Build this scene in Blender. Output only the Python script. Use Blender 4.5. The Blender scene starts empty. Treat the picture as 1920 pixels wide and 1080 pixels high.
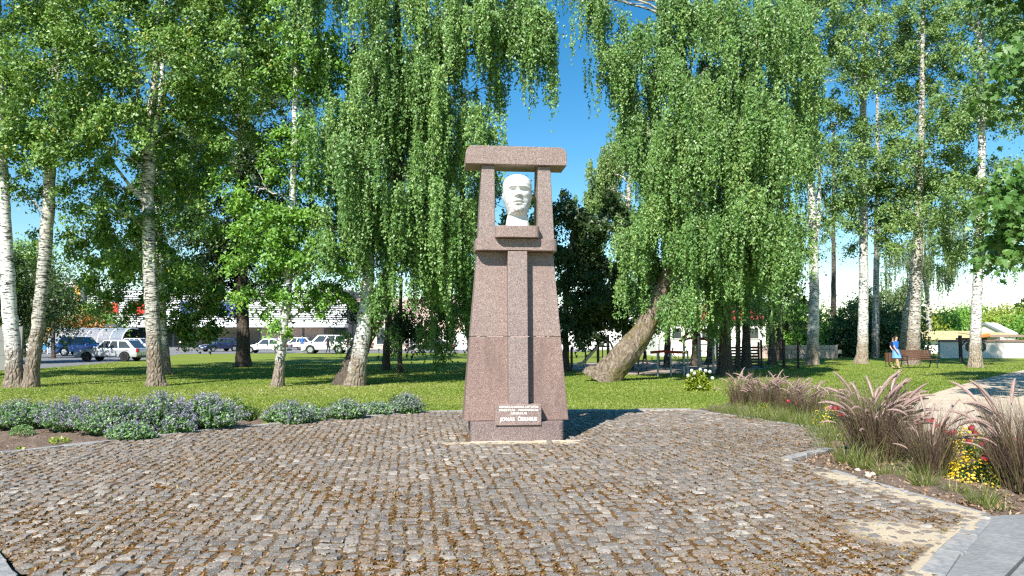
import bpy, bmesh, math, random
import numpy as np
from mathutils import Vector, Matrix

C = bpy.context.scene
COL = C.collection
R = math.radians
PI = math.pi

# ------------------------------------------------------------------ camera
F = 1400.0                      # focal length in pixels of a 1920 px wide frame
EYE = 1.6
PITCH = math.atan(90 / F)
cd = bpy.data.cameras.new('camera')
cd.sensor_width = 36.0
cd.lens = 36.0 * F / 1920.0
cd.clip_start = 0.05
cd.clip_end = 3000
cam = bpy.data.objects.new('camera', cd)
COL.objects.link(cam)
cam.location = (0, 0, EYE)
cam.rotation_euler = (PI / 2 + PITCH, 0, 0)
C.camera = cam

# ------------------------------------------------------------------ sky, sun, exposure
SUN_EL = R(44)
SUN_AZ = R(204.5)
w = bpy.data.worlds.new('World')
C.world = w
w.use_nodes = True
nt = w.node_tree
nt.nodes.clear()
sky = nt.nodes.new('ShaderNodeTexSky')
sky.sky_type = 'NISHITA'
sky.sun_disc = False
sky.sun_elevation = SUN_EL
sky.sun_rotation = SUN_AZ
sky.air_density = 1.0
sky.dust_density = 0.0
sky.ozone_density = 1.6
hs = nt.nodes.new('ShaderNodeHueSaturation')
hs.inputs['Saturation'].default_value = 1.42
hs.inputs['Hue'].default_value = 0.492
bgd = nt.nodes.new('ShaderNodeBackground')
bgd.inputs['Strength'].default_value = 0.095
wo = nt.nodes.new('ShaderNodeOutputWorld')
nt.links.new(sky.outputs[0], hs.inputs['Color'])
nt.links.new(hs.outputs[0], bgd.inputs['Color'])
nt.links.new(bgd.outputs[0], wo.inputs['Surface'])

sd = bpy.data.lights.new('sun', 'SUN')
sd.energy = 5.0
sd.angle = R(0.53)
sd.color = (1.0, 0.955, 0.89)
sun = bpy.data.objects.new('sun', sd)
COL.objects.link(sun)
sdir = Vector((-math.sin(SUN_AZ) * math.cos(SUN_EL), -math.cos(SUN_AZ) * math.cos(SUN_EL), -math.sin(SUN_EL)))
sun.rotation_euler = sdir.to_track_quat('-Z', 'Y').to_euler()
sun.location = (-10, -20, 30)

C.view_settings.view_transform = 'Standard'
C.view_settings.look = 'None'
C.view_settings.gamma = 1.0
C.view_settings.use_curve_mapping = False
C.view_settings.exposure = 0.85
C.render.engine = 'CYCLES'
cy = C.cycles
cy.max_bounces = 6
cy.diffuse_bounces = 2
cy.glossy_bounces = 2
cy.transmission_bounces = 4
cy.transparent_max_bounces = 6
cy.sample_clamp_indirect = 6.0
cy.use_denoising = False
cy.pixel_filter_type = 'BLACKMAN_HARRIS'
cy.filter_width = 1.3

# ------------------------------------------------------------------ pixel -> world (photo pixel coordinates)
cp, sp = math.cos(PITCH), math.sin(PITCH)


def ray(px, py):
    cx = (px - 960) / F
    c2 = (540 - py) / F
    return cx, cp - c2 * sp, sp + c2 * cp


def at(px, py, Y):
    x, y, z = ray(px, py)
    t = Y / y
    return Vector((x * t, Y, EYE + z * t))


LAWN = -0.08


def gnd(px, py, z=LAWN):
    x, y, zz = ray(px, py)
    t = (z - EYE) / zz
    return Vector((x * t, y * t, z))


# ------------------------------------------------------------------ object helpers
def tag(o, label=None, cat=None, group=None, kind=None):
    if label: o['label'] = label
    if cat: o['category'] = cat
    if group: o['group'] = group
    if kind: o['kind'] = kind
    return o


def thing(name, label, cat, loc=(0, 0, 0), rotz=0.0, group=None):
    o = bpy.data.objects.new(name, None)
    COL.objects.link(o)
    o.empty_display_size = 0.2
    o.location = loc
    o.rotation_euler = (0, 0, rotz)
    return tag(o, label, cat, group)


def link(name, me, parent=None, loc=None, rot=None, label=None):
    o = bpy.data.objects.new(name, me)
    COL.objects.link(o)
    if parent is not None: o.parent = parent
    if loc is not None: o.location = loc
    if rot is not None: o.rotation_euler = rot
    if label: o['label'] = label
    return o


def copy_tree(o, parent=None):
    c = o.copy()
    COL.objects.link(c)
    c.parent = parent
    for ch in list(o.children):
        copy_tree(ch, c)
    return c


def mesh_np(name, V, faces, mats, tint=None, smooth=False, mi=None):
    """V (n,3); faces: list of int arrays (m,k); one mesh made with foreach_set."""
    me = bpy.data.meshes.new(name)
    V = np.ascontiguousarray(V, dtype=np.float32)
    faces = [np.asarray(f, dtype=np.int32) for f in faces if len(f)]
    me.vertices.add(len(V))
    me.vertices.foreach_set('co', V.ravel())
    nl = sum(f.size for f in faces)
    npoly = sum(len(f) for f in faces)
    me.loops.add(nl)
    me.polygons.add(npoly)
    me.loops.foreach_set('vertex_index', np.concatenate([f.ravel() for f in faces]))
    st = []
    off = 0
    for f in faces:
        st.append(off + np.arange(len(f)) * f.shape[1])
        off += f.size
    me.polygons.foreach_set('loop_start', np.concatenate(st).astype(np.int32))
    if mi is not None:
        me.polygons.foreach_set('material_index', np.asarray(mi, dtype=np.int32))
    me.polygons.foreach_set('use_smooth', np.full(npoly, bool(smooth)))
    if tint is not None:
        a = me.attributes.new('tint', 'FLOAT', 'POINT')
        a.data.foreach_set('value', np.ascontiguousarray(tint, dtype=np.float32))
    for m in (mats if isinstance(mats, (list, tuple)) else [mats]):
        me.materials.append(m)
    me.update(calc_edges=True)
    return me


class MB:
    """collects small shapes, builds one mesh"""

    def __init__(s):
        s.v = []
        s.f = []
        s.m = []

    def add(s, vs, fs, mi=0):
        b = len(s.v)
        s.v += [tuple(p) for p in vs]
        for f in fs:
            s.f.append(tuple(i + b for i in f))
            s.m.append(mi)
        return s

    def box(s, c, d, mi=0, rot=None):
        x, y, z = d[0] / 2, d[1] / 2, d[2] / 2
        vs = [Vector((sx * x, sy * y, sz * z)) for sz in (-1, 1) for sy in (-1, 1) for sx in (-1, 1)]
        if rot is not None:
            M = rot if isinstance(rot, Matrix) else Matrix.Rotation(rot, 3, 'Z')
            vs = [M @ p for p in vs]
        vs = [p + Vector(c) for p in vs]
        return s.add(vs, [(0, 2, 3, 1), (4, 5, 7, 6), (0, 1, 5, 4), (2, 6, 7, 3), (0, 4, 6, 2), (1, 3, 7, 5)], mi)

    def tube(s, pts, rad, n=8, mi=0, cap=True):
        pts = [Vector(p) for p in pts]
        if not hasattr(rad, '__len__'): rad = [rad] * len(pts)
        vs = []
        ref = None
        for i, p in enumerate(pts):
            t = (pts[min(i + 1, len(pts) - 1)] - pts[max(i - 1, 0)])
            t = t.normalized() if t.length > 1e-9 else Vector((0, 0, 1))
            if ref is None or abs(ref.dot(t)) > 0.95:
                ref = Vector((1, 0, 0)) if abs(t.x) < 0.8 else Vector((0, 1, 0))
            a = (ref - t * ref.dot(t)).normalized()
            b = t.cross(a)
            ref = a
            for k in range(n):
                an = 2 * PI * k / n
                vs.append(p + (a * math.cos(an) + b * math.sin(an)) * rad[i])
        fs = []
        for i in range(len(pts) - 1):
            for k in range(n):
                k2 = (k + 1) % n
                fs.append((i * n + k, i * n + k2, (i + 1) * n + k2, (i + 1) * n + k))
        if cap:
            fs.append(tuple(range(n - 1, -1, -1)))
            fs.append(tuple((len(pts) - 1) * n + k for k in range(n)))
        return s.add(vs, fs, mi)

    def prism(s, poly, axis, a, b, mi=0):
        """poly of (u,v); axis 'x','y','z' is the extrusion direction from a to b"""
        n = len(poly)

        def P(u, v, t):
            return {'x': (t, u, v), 'y': (u, t, v), 'z': (u, v, t)}[axis]
        vs = [P(u, v, a) for u, v in poly] + [P(u, v, b) for u, v in poly]
        fs = [tuple(range(n - 1, -1, -1)), tuple(range(n, 2 * n))]
        for i in range(n):
            j = (i + 1) % n
            fs.append((i, j, n + j, n + i))
        return s.add(vs, fs, mi)

    def loft(s, rings, mi=0, cap=True, closed=True):
        n = len(rings[0])
        vs = [p for r in rings for p in r]
        fs = []
        for i in range(len(rings) - 1):
            for k in range(n if closed else n - 1):
                k2 = (k + 1) % n
                fs.append((i * n + k, i * n + k2, (i + 1) * n + k2, (i + 1) * n + k))
        if cap:
            fs.append(tuple(range(n - 1, -1, -1)))
            fs.append(tuple((len(rings) - 1) * n + k for k in range(n)))
        return s.add(vs, fs, mi)

    def mesh(s, name, mats, smooth=False, bevel=0.0, seg=2, limit=30):
        me = bpy.data.meshes.new(name)
        me.from_pydata(s.v, [], s.f)
        for m in (mats if isinstance(mats, (list, tuple)) else [mats]):
            me.materials.append(m)
        me.polygons.foreach_set('material_index', s.m)
        bm = bmesh.new()
        bm.from_mesh(me)
        bmesh.ops.recalc_face_normals(bm, faces=bm.faces)
        if bevel > 0:
            es = [e for e in bm.edges if len(e.link_faces) == 2 and e.calc_face_angle(0) > R(limit)]
            bmesh.ops.bevel(bm, geom=es, offset=bevel, segments=seg, affect='EDGES', profile=0.5, clamp_overlap=True)
        bm.to_mesh(me)
        bm.free()
        if smooth:
            me.polygons.foreach_set('use_smooth', [True] * len(me.polygons))
            try:
                me.set_sharp_from_angle(angle=R(35))
            except Exception:
                pass
        me.update()
        return me

    def obj(s, name, mats, parent=None, loc=None, rot=None, label=None, **k):
        return link(name, s.mesh(name, mats, **k), parent, loc, rot, label)


def circle(cx, cy, r, n, a0=0):
    return [(cx + r * math.cos(a0 + 2 * PI * i / n), cy + r * math.sin(a0 + 2 * PI * i / n)) for i in range(n)]


def rounded(x0, x1, y0, y1, r, n=5, corners=(1, 1, 1, 1)):
    """rounded rectangle polygon; corners: (x0y0, x1y0, x1y1, x0y1)"""
    out = []
    for (cx, cy, a0, px, py), on in zip(((x0 + r, y0 + r, PI, x0, y0), (x1 - r, y0 + r, 1.5 * PI, x1, y0), (x1 - r, y1 - r, 0, x1, y1), (x0 + r, y1 - r, .5 * PI, x0, y1)), corners):
        if on:
            out += [(cx + r * math.cos(a0 + .5 * PI * i / n), cy + r * math.sin(a0 + .5 * PI * i / n)) for i in range(n + 1)]
        else:
            out.append((px, py))
    return out


# ------------------------------------------------------------------ materials
class NT:
    def __init__(s, name):
        s.mat = bpy.data.materials.new(name)
        s.mat.use_nodes = True
        s.t = s.mat.node_tree
        s.t.nodes.clear()
        s.out = s.n('ShaderNodeOutputMaterial')
        s.co = None

    def n(s, kind, **kw):
        nd = s.t.nodes.new(kind)
        for k, v in kw.items():
            if k in nd.inputs.keys():
                s.set(nd.inputs[k], v)
            else:
                setattr(nd, k, v)
        return nd

    def set(s, sock, v):
        if isinstance(v, bpy.types.NodeSocket):
            s.t.links.new(v, sock)
        elif isinstance(v, (tuple, list)) and len(v) == 3 and sock.type == 'RGBA':
            sock.default_value = (*v, 1)
        else:
            sock.default_value = v

    def obj(s, scale=None):
        if s.co is None:
            s.co = s.n('ShaderNodeTexCoord')
        o = s.co.outputs['Object']
        if scale is not None:
            m = s.n('ShaderNodeMapping')
            s.set(m.inputs['Vector'], o)
            m.inputs['Scale'].default_value = scale if hasattr(scale, '__len__') else (scale,) * 3
            o = m.outputs[0]
        return o

    def noise(s, scale, detail=4, rough=.55, vec=None, dist=0):
        nd = s.n('ShaderNodeTexNoise')
        nd.inputs['Scale'].default_value = scale
        nd.inputs['Detail'].default_value = detail
        nd.inputs['Roughness'].default_value = rough
        nd.inputs['Distortion'].default_value = dist
        s.set(nd.inputs['Vector'], vec if vec is not None else s.obj())
        return nd.outputs['Fac']

    def voro(s, scale, vec=None, feature='F1', out='Color'):
        nd = s.n('ShaderNodeTexVoronoi')
        nd.feature = feature
        nd.inputs['Scale'].default_value = scale
        s.set(nd.inputs['Vector'], vec if vec is not None else s.obj())
        return nd.outputs[out]

    def ramp(s, fac, stops, interp='LINEAR'):
        nd = s.n('ShaderNodeValToRGB')
        s.set(nd.inputs[0], fac)
        cr = nd.color_ramp
        cr.interpolation = interp
        while len(cr.elements) < len(stops):
            cr.elements.new(0.5)
        for e, (p, c) in zip(cr.elements, stops):
            e.position = p
            e.color = (*c, 1) if hasattr(c, '__len__') else (c, c, c, 1)
        return nd.outputs['Color']

    def mix(s, fac, a, b, mode='MIX'):
        nd = s.n('ShaderNodeMix')
        nd.data_type = 'RGBA'
        nd.blend_type = mode
        s.set(nd.inputs[0], fac)
        s.set(nd.inputs[6], a)
        s.set(nd.inputs[7], b)
        return nd.outputs[2]

    def math(s, op, a, b=0.0):
        nd = s.n('ShaderNodeMath')
        nd.operation = op
        s.set(nd.inputs[0], a)
        s.set(nd.inputs[1], b)
        return nd.outputs[0]

    def attr(s, name='tint'):
        nd = s.n('ShaderNodeAttribute')
        nd.attribute_name = name
        return nd.outputs['Fac']

    def bump(s, h, strength=.3, dist=.01):
        nd = s.n('ShaderNodeBump')
        nd.inputs['Strength'].default_value = strength
        nd.inputs['Distance'].default_value = dist
        s.set(nd.inputs['Height'], h)
        return nd.outputs[0]

    def bsdf(s, color, rough=.6, normal=None, metal=0, spec=.5, coat=0, **kw):
        b = s.n('ShaderNodeBsdfPrincipled')
        s.set(b.inputs['Base Color'], color)
        s.set(b.inputs['Roughness'], rough)
        b.inputs['Metallic'].default_value = metal
        b.inputs['Specular IOR Level'].default_value = spec
        b.inputs['Coat Weight'].default_value = coat
        if normal is not None: s.set(b.inputs['Normal'], normal)
        for k, v in kw.items():
            s.set(b.inputs[k.replace('_', ' ')], v)
        s.t.links.new(b.outputs[0], s.out.inputs['Surface'])
        return s.mat


def plain(name, col, rough=.6, metal=0, spec=.5, coat=0, var=.12, scale=6):
    t = NT(name)
    n = t.noise(scale, 4)
    c = t.mix(n, tuple(x * (1 - var) for x in col), tuple(min(1, x * (1 + var)) for x in col))
    return t.bsdf(c, rough, metal=metal, spec=spec, coat=coat)


def leaf_mat(name, stops, transl=.22, rough=.5, spec=.3):
    """leaf colours picked by the per-leaf 'tint' attribute, with light let through"""
    t = NT(name)
    c = t.ramp(t.attr(), stops)
    d = t.n('ShaderNodeBsdfDiffuse')
    t.set(d.inputs['Color'], c)
    tr = t.n('ShaderNodeBsdfTranslucent')
    t.set(tr.inputs['Color'], t.mix(.5, c, (.30, .42, .04)) if transl > .2 else c)
    m1 = t.n('ShaderNodeMixShader')
    m1.inputs[0].default_value = transl
    t.t.links.new(d.outputs[0], m1.inputs[1])
    t.t.links.new(tr.outputs[0], m1.inputs[2])
    g = t.n('ShaderNodeBsdfGlossy')
    g.inputs['Roughness'].default_value = rough
    g.inputs['Color'].default_value = (1, 1, 1, 1)
    m2 = t.n('ShaderNodeMixShader')
    m2.inputs[0].default_value = .04 * spec / .3
    t.t.links.new(m1.outputs[0], m2.inputs[1])
    t.t.links.new(g.outputs[0], m2.inputs[2])
    t.t.links.new(m2.outputs[0], t.out.inputs['Surface'])
    return t.mat


def granite(name, a, b, dark, light, joint=None, stain=0):
    t = NT(name)
    v = t.voro(135)
    sep = t.n('ShaderNodeSeparateColor')
    t.set(sep.inputs[0], v)
    n1 = t.noise(60, 3, .6)
    n2 = t.noise(2.2, 4)
    c = t.mix(n1, a, b)
    c = t.mix(t.ramp(sep.outputs[0], [(.0, 0.0), (.70, 0), (.76, .8), (1, .9)]), c, light)
    c = t.mix(t.ramp(sep.outputs[1], [(.0, 0.0), (.74, 0), (.79, .75), (1, .9)]), c, dark)
    c = t.mix(t.ramp(n2, [(.3, 0), (.75, .28)]), c, (b[0] * .72, b[1] * .72, b[2] * .74))
    if stain:
        st = t.noise(1.1, 5, .6, t.obj((3.2, 3.2, .55)))
        c = t.mix(t.ramp(st, [(.50, 0), (.62, stain)]), c, (dark[0] * 1.9, dark[1] * 1.9, dark[2] * 1.9))
    return t.bsdf(c, .55, t.bump(n1, .12, .004), spec=.35)


def bark(name, white, dark, rough_h=2.2, amount=.5, base=(.13, .10, .075)):
    """birch bark: pale skin, dark bands across it, dark cracked bark low on the trunk"""
    t = NT(name)
    band = t.noise(3.0, 6, .65, t.obj((1.6, 1.6, 7.0)), .6)
    fine = t.noise(14, 6, .7, t.obj((1, 1, 2.0)))
    crack = t.voro(5.5, t.obj((1.6, 1.6, .55)), 'DISTANCE_TO_EDGE', 'Distance')
    c = t.mix(t.ramp(fine, [(.35, 0), (.75, .55)]), white, tuple(x * .62 for x in white))
    c = t.mix(t.ramp(band, [(.56 - .12 * amount, 0), (.62 - .10 * amount, 1)]), c, dark)
    sepz = t.n('ShaderNodeSeparateXYZ')
    t.set(sepz.inputs[0], t.obj())
    hz = t.math('ADD', t.math('DIVIDE', sepz.outputs[2], rough_h), t.math('MULTIPLY', t.math('SUBTRACT', t.noise(2.5, 5, .7), .5), 1.9))
    lowm = t.ramp(hz, [(.25, .95), (.95, 0)])
    barkc = t.mix(t.ramp(t.noise(22, 5, .7, t.obj((1, 1, .4))), [(.3, 0), (.7, 1)]), base, tuple(min(1, x * 2.6) for x in base))
    barkc = t.mix(t.ramp(t.noise(1.7, 4), [(.55, 0), (.7, .55)]), barkc, (.13, .12, .03))
    c = t.mix(lowm, c, barkc)
    h = t.math('ADD', t.math('MULTIPLY', t.ramp(crack, [(0, 0), (.25, 1)]), lowm), t.math('MULTIPLY', fine, .4))
    return t.bsdf(c, .85, t.bump(h, .9, .05), spec=.2)


M = {}
M['granite_pink'] = granite('pink_granite', (.325, .228, .195), (.24, .168, .145), (.085, .062, .056), (.47, .375, .33), stain=.2)
M['granite_red'] = granite('red_granite', (.30, .195, .160), (.215, .138, .115), (.075, .052, .046), (.42, .315, .27), stain=.45)
M['granite_grey'] = granite('grey_pink_granite', (.30, .222, .195), (.225, .166, .147), (.08, .062, .057), (.44, .36, .322))
M['granite_low'] = granite('granite_plinth', (.235, .17, .152), (.175, .127, .115), (.065, .05, .046), (.39, .315, .288))
M['bark_white'] = bark('white_birch_bark', (.78, .76, .72), (.05, .045, .04), 2.0, .35)
M['bark_mid'] = bark('greyish_birch_bark', (.60, .57, .50), (.055, .048, .04), 3.2, .62)
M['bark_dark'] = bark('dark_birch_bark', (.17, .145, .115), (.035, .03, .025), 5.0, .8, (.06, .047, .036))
M['bark_clean'] = bark('clean_birch_bark', (.74, .72, .67), (.07, .062, .055), 2.4, .45, (.17, .135, .095))
t = NT('old_ridged_bark')
cr = t.noise(5.5, 7, .68, t.obj((2.2, 2.2, .55)), .7)
f2 = t.noise(30, 5, .7, t.obj((1.5, 1.5, .5)))
c = t.ramp(cr, [(.34, (.075, .055, .04)), (.48, (.26, .20, .145)), (.60, (.44, .36, .27)), (.70, (.62, .54, .43))])
c = t.mix(t.ramp(f2, [(.35, .55), (.6, 0)]), c, (.09, .07, .05))
c = t.mix(t.ramp(t.noise(1.3, 4), [(.50, 0), (.64, .7)]), c, (.19, .16, .035))
M['bark_old'] = t.bsdf(c, .9, t.bump(t.math('ADD', cr, t.math('MULTIPLY', f2, .4)), 1.0, .12), spec=.15)
M['twig'] = plain('twig_brown', (.10, .065, .04), .9, spec=.1)
M['stem_green'] = plain('stem_green', (.10, .13, .04), .8, spec=.1)
G = lambda *s: [(p, c) for p, c in s]
M['leaf_birch'] = leaf_mat('birch_leaf', G((0, (0.084, 0.176, 0.026)), (.45, (0.148, 0.281, 0.044)), (.85, (0.238, 0.386, 0.076)), (.97, (0.263, 0.366, 0.083)), (1, (0.500, 0.431, 0.067))))
M['leaf_weep'] = leaf_mat('weeping_birch_leaf', G((0, (0.081, 0.184, 0.037)), (.45, (0.144, 0.281, 0.059)), (.85, (0.238, 0.393, 0.100)), (1, (0.358, 0.458, 0.133))))
M['leaf_airy'] = leaf_mat('airy_birch_leaf', G((0, (0.089, 0.176, 0.037)), (.5, (0.155, 0.268, 0.059)), (.9, (0.238, 0.366, 0.100)), (1, (0.333, 0.418, 0.133))))
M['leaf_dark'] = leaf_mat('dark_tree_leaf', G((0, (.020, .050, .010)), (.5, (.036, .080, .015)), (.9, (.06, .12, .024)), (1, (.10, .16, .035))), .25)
M['leaf_fresh'] = leaf_mat('fresh_green_leaf', G((0, (0.081, 0.203, 0.017)), (.5, (0.141, 0.311, 0.027)), (.9, (0.205, 0.394, 0.043)), (1, (0.325, 0.431, 0.062))))
M['leaf_maple'] = leaf_mat('maple_leaf', G((0, (.040, .115, .015)), (.5, (.065, .165, .022)), (1, (.12, .24, .04))))
M['leaf_lime'] = leaf_mat('lime_leaf', G((0, (.15, .21, .014)), (.5, (.25, .31, .02)), (1, (.36, .40, .04))))
M['leaf_autumn'] = leaf_mat('autumn_leaf', G((0, (.30, .08, .02)), (.5, (.42, .20, .03)), (1, (.16, .20, .03))))
M['leaf_silver'] = leaf_mat('silvery_leaf', G((0, (.085, .135, .045)), (.5, (.13, .19, .065)), (1, (.21, .27, .11))))


# ================================================================== SETTING
def poly_sheet(name, pts, z, mat, thick=0.0):
    b = MB()
    if thick:
        b.prism([(p[0], p[1]) for p in pts], 'z', z - thick, z)
    else:
        b.add([(p[0], p[1], z) for p in pts], [tuple(range(len(pts)))])
    o = b.obj(name, mat)
    o['kind'] = 'structure'
    return o


def inside(X, Y, poly):
    """vectorised point in polygon"""
    r = np.zeros(np.shape(X), bool)
    n = len(poly)
    for i in range(n):
        x1, y1 = poly[i][0], poly[i][1]
        x2, y2 = poly[(i + 1) % n][0], poly[(i + 1) % n][1]
        c = (y1 > Y) != (y2 > Y)
        with np.errstate(divide='ignore', invalid='ignore'):
            xi = (x2 - x1) * (Y - y1) / (y2 - y1 + 1e-12) + x1
        r ^= c & (X < xi)
    return r


def g2(px, py, z=0.0):
    p = gnd(px, py, z)
    return (p.x, p.y)


# ---- ground materials
t = NT('lawn_turf')
n1 = t.noise(.35, 4, .6)
n2 = t.noise(3.0, 5, .65)
n3 = t.noise(28, 3, .6)
c = t.ramp(n1, [(.30, (.14, .205, .026)), (.55, (.20, .25, .036)), (.75, (.26, .265, .055))])
c = t.mix(t.ramp(n2, [(.4, 0), (.75, .5)]), c, (.25, .25, .07))
c = t.mix(t.ramp(n3, [(.35, .3), (.65, 0)]), c, (.09, .16, .016))
M['lawn'] = t.bsdf(c, .9, t.bump(n3, .5, .03), spec=.1)

t = NT('soil')
n1 = t.noise(9, 6, .7)
n2 = t.noise(60, 4, .6)
c = t.ramp(n1, [(.3, (.16, .115, .085)), (.6, (.27, .20, .155)), (.8, (.36, .28, .22))])
c = t.mix(t.ramp(n2, [(.3, .5), (.6, 0)]), c, (.085, .06, .045))
M['soil'] = t.bsdf(c, .95, t.bump(t.math('ADD', n1, n2), .8, .04), spec=.1)

t = NT('sandy_path')
n1 = t.noise(1.2, 6, .6)
n2 = t.noise(70, 4, .6)
c = t.ramp(n1, [(.3, (.50, .405, .30)), (.7, (.62, .52, .40))])
c = t.mix(t.ramp(n2, [(.3, .3), (.6, 0)]), c, (.25, .20, .15))
M['path'] = t.bsdf(c, .95, t.bump(n2, .5, .01), spec=.1)

t = NT('asphalt')
n1 = t.noise(.4, 5)
n2 = t.noise(90, 3)
c = t.mix(n1, (.17, .17, .18), (.25, .25, .255))
c = t.mix(t.ramp(n2, [(.4, .4), (.6, 0)]), c, (.10, .10, .105))
M['asphalt'] = t.bsdf(c, .85, spec=.3)

t = NT('concrete_slab')
n1 = t.noise(2.5, 6, .65)
n2 = t.noise(60, 3, .6, t.obj((.35, 1, 1)))
c = t.ramp(n1, [(.3, (.20, .20, .196)), (.7, (.31, .31, .30))])
c = t.mix(t.ramp(n2, [(.35, .5), (.6, 0)]), c, (.11, .11, .108))
M['concrete'] = t.bsdf(c, .85, t.bump(n2, .4, .006), spec=.25)

t = NT('cobble')
ti = t.attr()
n1 = t.noise(16, 5, .65)
n2 = t.noise(95, 3, .6)
c = t.ramp(ti, [(0, (.085, .082, .078)), (.25, (.14, .133, .122)), (.5, (.195, .18, .16)), (.70, (.20, .148, .105)), (.87, (.27, .247, .214)), (1, (.40, .37, .325))])
c = t.mix(t.ramp(n1, [(.33, .65), (.62, 0)]), c, (.15, .105, .07))
c = t.mix(t.ramp(n2, [(.5, 0), (.72, .5)]), c, (.62, .58, .52))
M['cobble'] = t.bsdf(c, .8, t.bump(t.math('ADD', n1, t.math('MULTIPLY', n2, .5)), .6, .012), spec=.3)

t = NT('joint_moss_and_sand')
ti = t.attr()
n1 = t.noise(5, 6, .7)
n2 = t.noise(55, 4, .6)
c = t.ramp(n1, [(.3, (.085, .04, .010)), (.5, (.16, .075, .017)), (.68, (.24, .13, .042)), (.8, (.13, .11, .03))])
n3 = t.noise(.75, 4, .6)
dust = t.mix(n2, (.13, .092, .058), (.21, .155, .105))
c = t.mix(t.ramp(t.math('ADD', n3, t.math('MULTIPLY', t.math('SUBTRACT', n1, .5), .35)), [(.42, 1), (.58, 0)]), c, dust)
c = t.mix(t.ramp(n2, [(.35, .5), (.6, 0)]), c, (.055, .038, .02))
sand = t.mix(n2, (.40, .32, .21), (.60, .51, .37))
c = t.mix(t.ramp(t.math('ADD', ti, t.math('MULTIPLY', t.math('SUBTRACT', n1, .5), .5)), [(.35, 0), (.6, 1)]), c, sand)
M['joint'] = t.bsdf(c, .95, t.bump(n2, .8, .015), spec=.1)

t = NT('kerb_granite')
n1 = t.noise(18, 6, .7)
n2 = t.noise(2, 4)
c = t.ramp(n1, [(.3, (.17, .172, .172)), (.7, (.35, .345, .335))])
c = t.mix(t.ramp(n2, [(.45, 0), (.7, .5)]), c, (.52, .44, .34))
M['kerb'] = t.bsdf(c, .75, t.bump(n1, .6, .015), spec=.3)

# ---- outlines on the ground (metres)
PLAZA = [(-11.5, 8.9), g2(-60, 857), g2(0, 850), g2(120, 838), g2(250, 822), g2(460, 800), g2(640, 786), g2(800, 772.5), g2(960, 770.5), g2(1130, 769.5), g2(1300, 768),
         g2(1345, 776), g2(1430, 788), g2(1540, 806), g2(1552, 842), g2(1474, 861), g2(1560, 884), g2(1700, 925), g2(1850, 965), g2(1757, 1084), (2.55, 3.4), (-3.05, 3.4), g2(90, 1079), g2(-10, 1038), (-5.6, 5.3), (-11.5, 6.2)]
BED_L = [(-13, 8.85), g2(-60, 857), g2(0, 850), g2(120, 838), g2(250, 822), g2(460, 800), g2(640, 786), g2(800, 772.5), g2(802, 769), g2(640, 772), g2(460, 778), g2(200, 780), g2(0, 782), (-14, 14.4)]
BED_R = [g2(1300, 768), g2(1345, 776), g2(1430, 788), g2(1540, 806), g2(1552, 842), g2(1474, 861), g2(1560, 884), g2(1700, 925), g2(1850, 965), g2(1925, 962), (6.2, 6.9), (8.5, 6.9), (8.6, 10.8), g2(1790, 812), g2(1680, 795), g2(1600, 775), g2(1500, 756), g2(1400, 750), g2(1335, 758)]
PATH = [g2(1600, 775), g2(1680, 762), g2(1715, 745), g2(1760, 730), g2(1830, 710), g2(1925, 690), (35, 40), (35, 26), (14, 12.5), (8.6, 10.8), g2(1790, 812), g2(1680, 795)]
PARK = [g2(40, 694, LAWN), g2(150, 685, LAWN), g2(270, 674, LAWN), g2(340, 664, LAWN), g2(600, 662, LAWN), g2(900, 662, LAWN), g2(1075, 660, LAWN), g2(1200, 652, LAWN), (30, 112), (-120, 112), (-120, 38)]
PLAY = [g2(1045, 692, LAWN), g2(1180, 703, LAWN), g2(1330, 700, LAWN), g2(1450, 690, LAWN), g2(1380, 680, LAWN), g2(1240, 678, LAWN), g2(1080, 680, LAWN)]

b = MB()
b.add([(-900, -60, LAWN), (900, -60, LAWN), (900, 1500, LAWN), (-900, 1500, LAWN)], [(0, 1, 2, 3)])
lawn = b.obj('lawn', M['lawn'])
lawn['kind'] = 'structure'
poly_sheet('parking_lot', PARK, LAWN + .006, M['asphalt'])
poly_sheet('sandy_path', PATH, LAWN + .012, M['path'])
t = NT('playground_sand')
n1 = t.noise(.8, 6, .7)
c = t.ramp(n1, [(.35, (.20, .155, .12)), (.6, (.40, .34, .27))])
M['playsand'] = t.bsdf(c, .95, spec=.1)
poly_sheet('playground_ground', PLAY, LAWN + .008, M['playsand'])

# beds: lumpy soil grids
def soil_bed(name, poly, z0, seed, step=.09):
    rng = np.random.default_rng(seed)
    P = np.array([(p[0], p[1]) for p in poly])
    x0, y0 = P.min(0)
    x1, y1 = P.max(0)
    nx, ny = int((x1 - x0) / step) + 1, int((y1 - y0) / step) + 1
    X, Y = np.meshgrid(np.linspace(x0, x1, nx), np.linspace(y0, y1, ny))
    Z = z0 + .022 * rng.standard_normal(X.shape) + .02 * np.sin(X * 2.1 + seed) * np.sin(Y * 1.7)
    idx = np.arange(nx * ny).reshape(ny, nx)
    q = np.stack([idx[:-1, :-1], idx[:-1, 1:], idx[1:, 1:], idx[1:, :-1]], -1).reshape(-1, 4)
    cx = X[:-1, :-1] + step / 2
    cy_ = Y[:-1, :-1] + step / 2
    q = q[inside(cx, cy_, poly).ravel()]
    used, inv = np.unique(q, return_inverse=True)
    V = np.stack([X.ravel(), Y.ravel(), Z.ravel()], -1)[used]
    o = link(name, mesh_np(name, V, [inv.reshape(-1, 4)], M['soil'], smooth=True))
    o['kind'] = 'structure'
    return o


soil_bed('flower_bed_soil', BED_L, -.035, 3)
soil_bed('flower_bed_soil', BED_R, -.035, 5)

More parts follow.
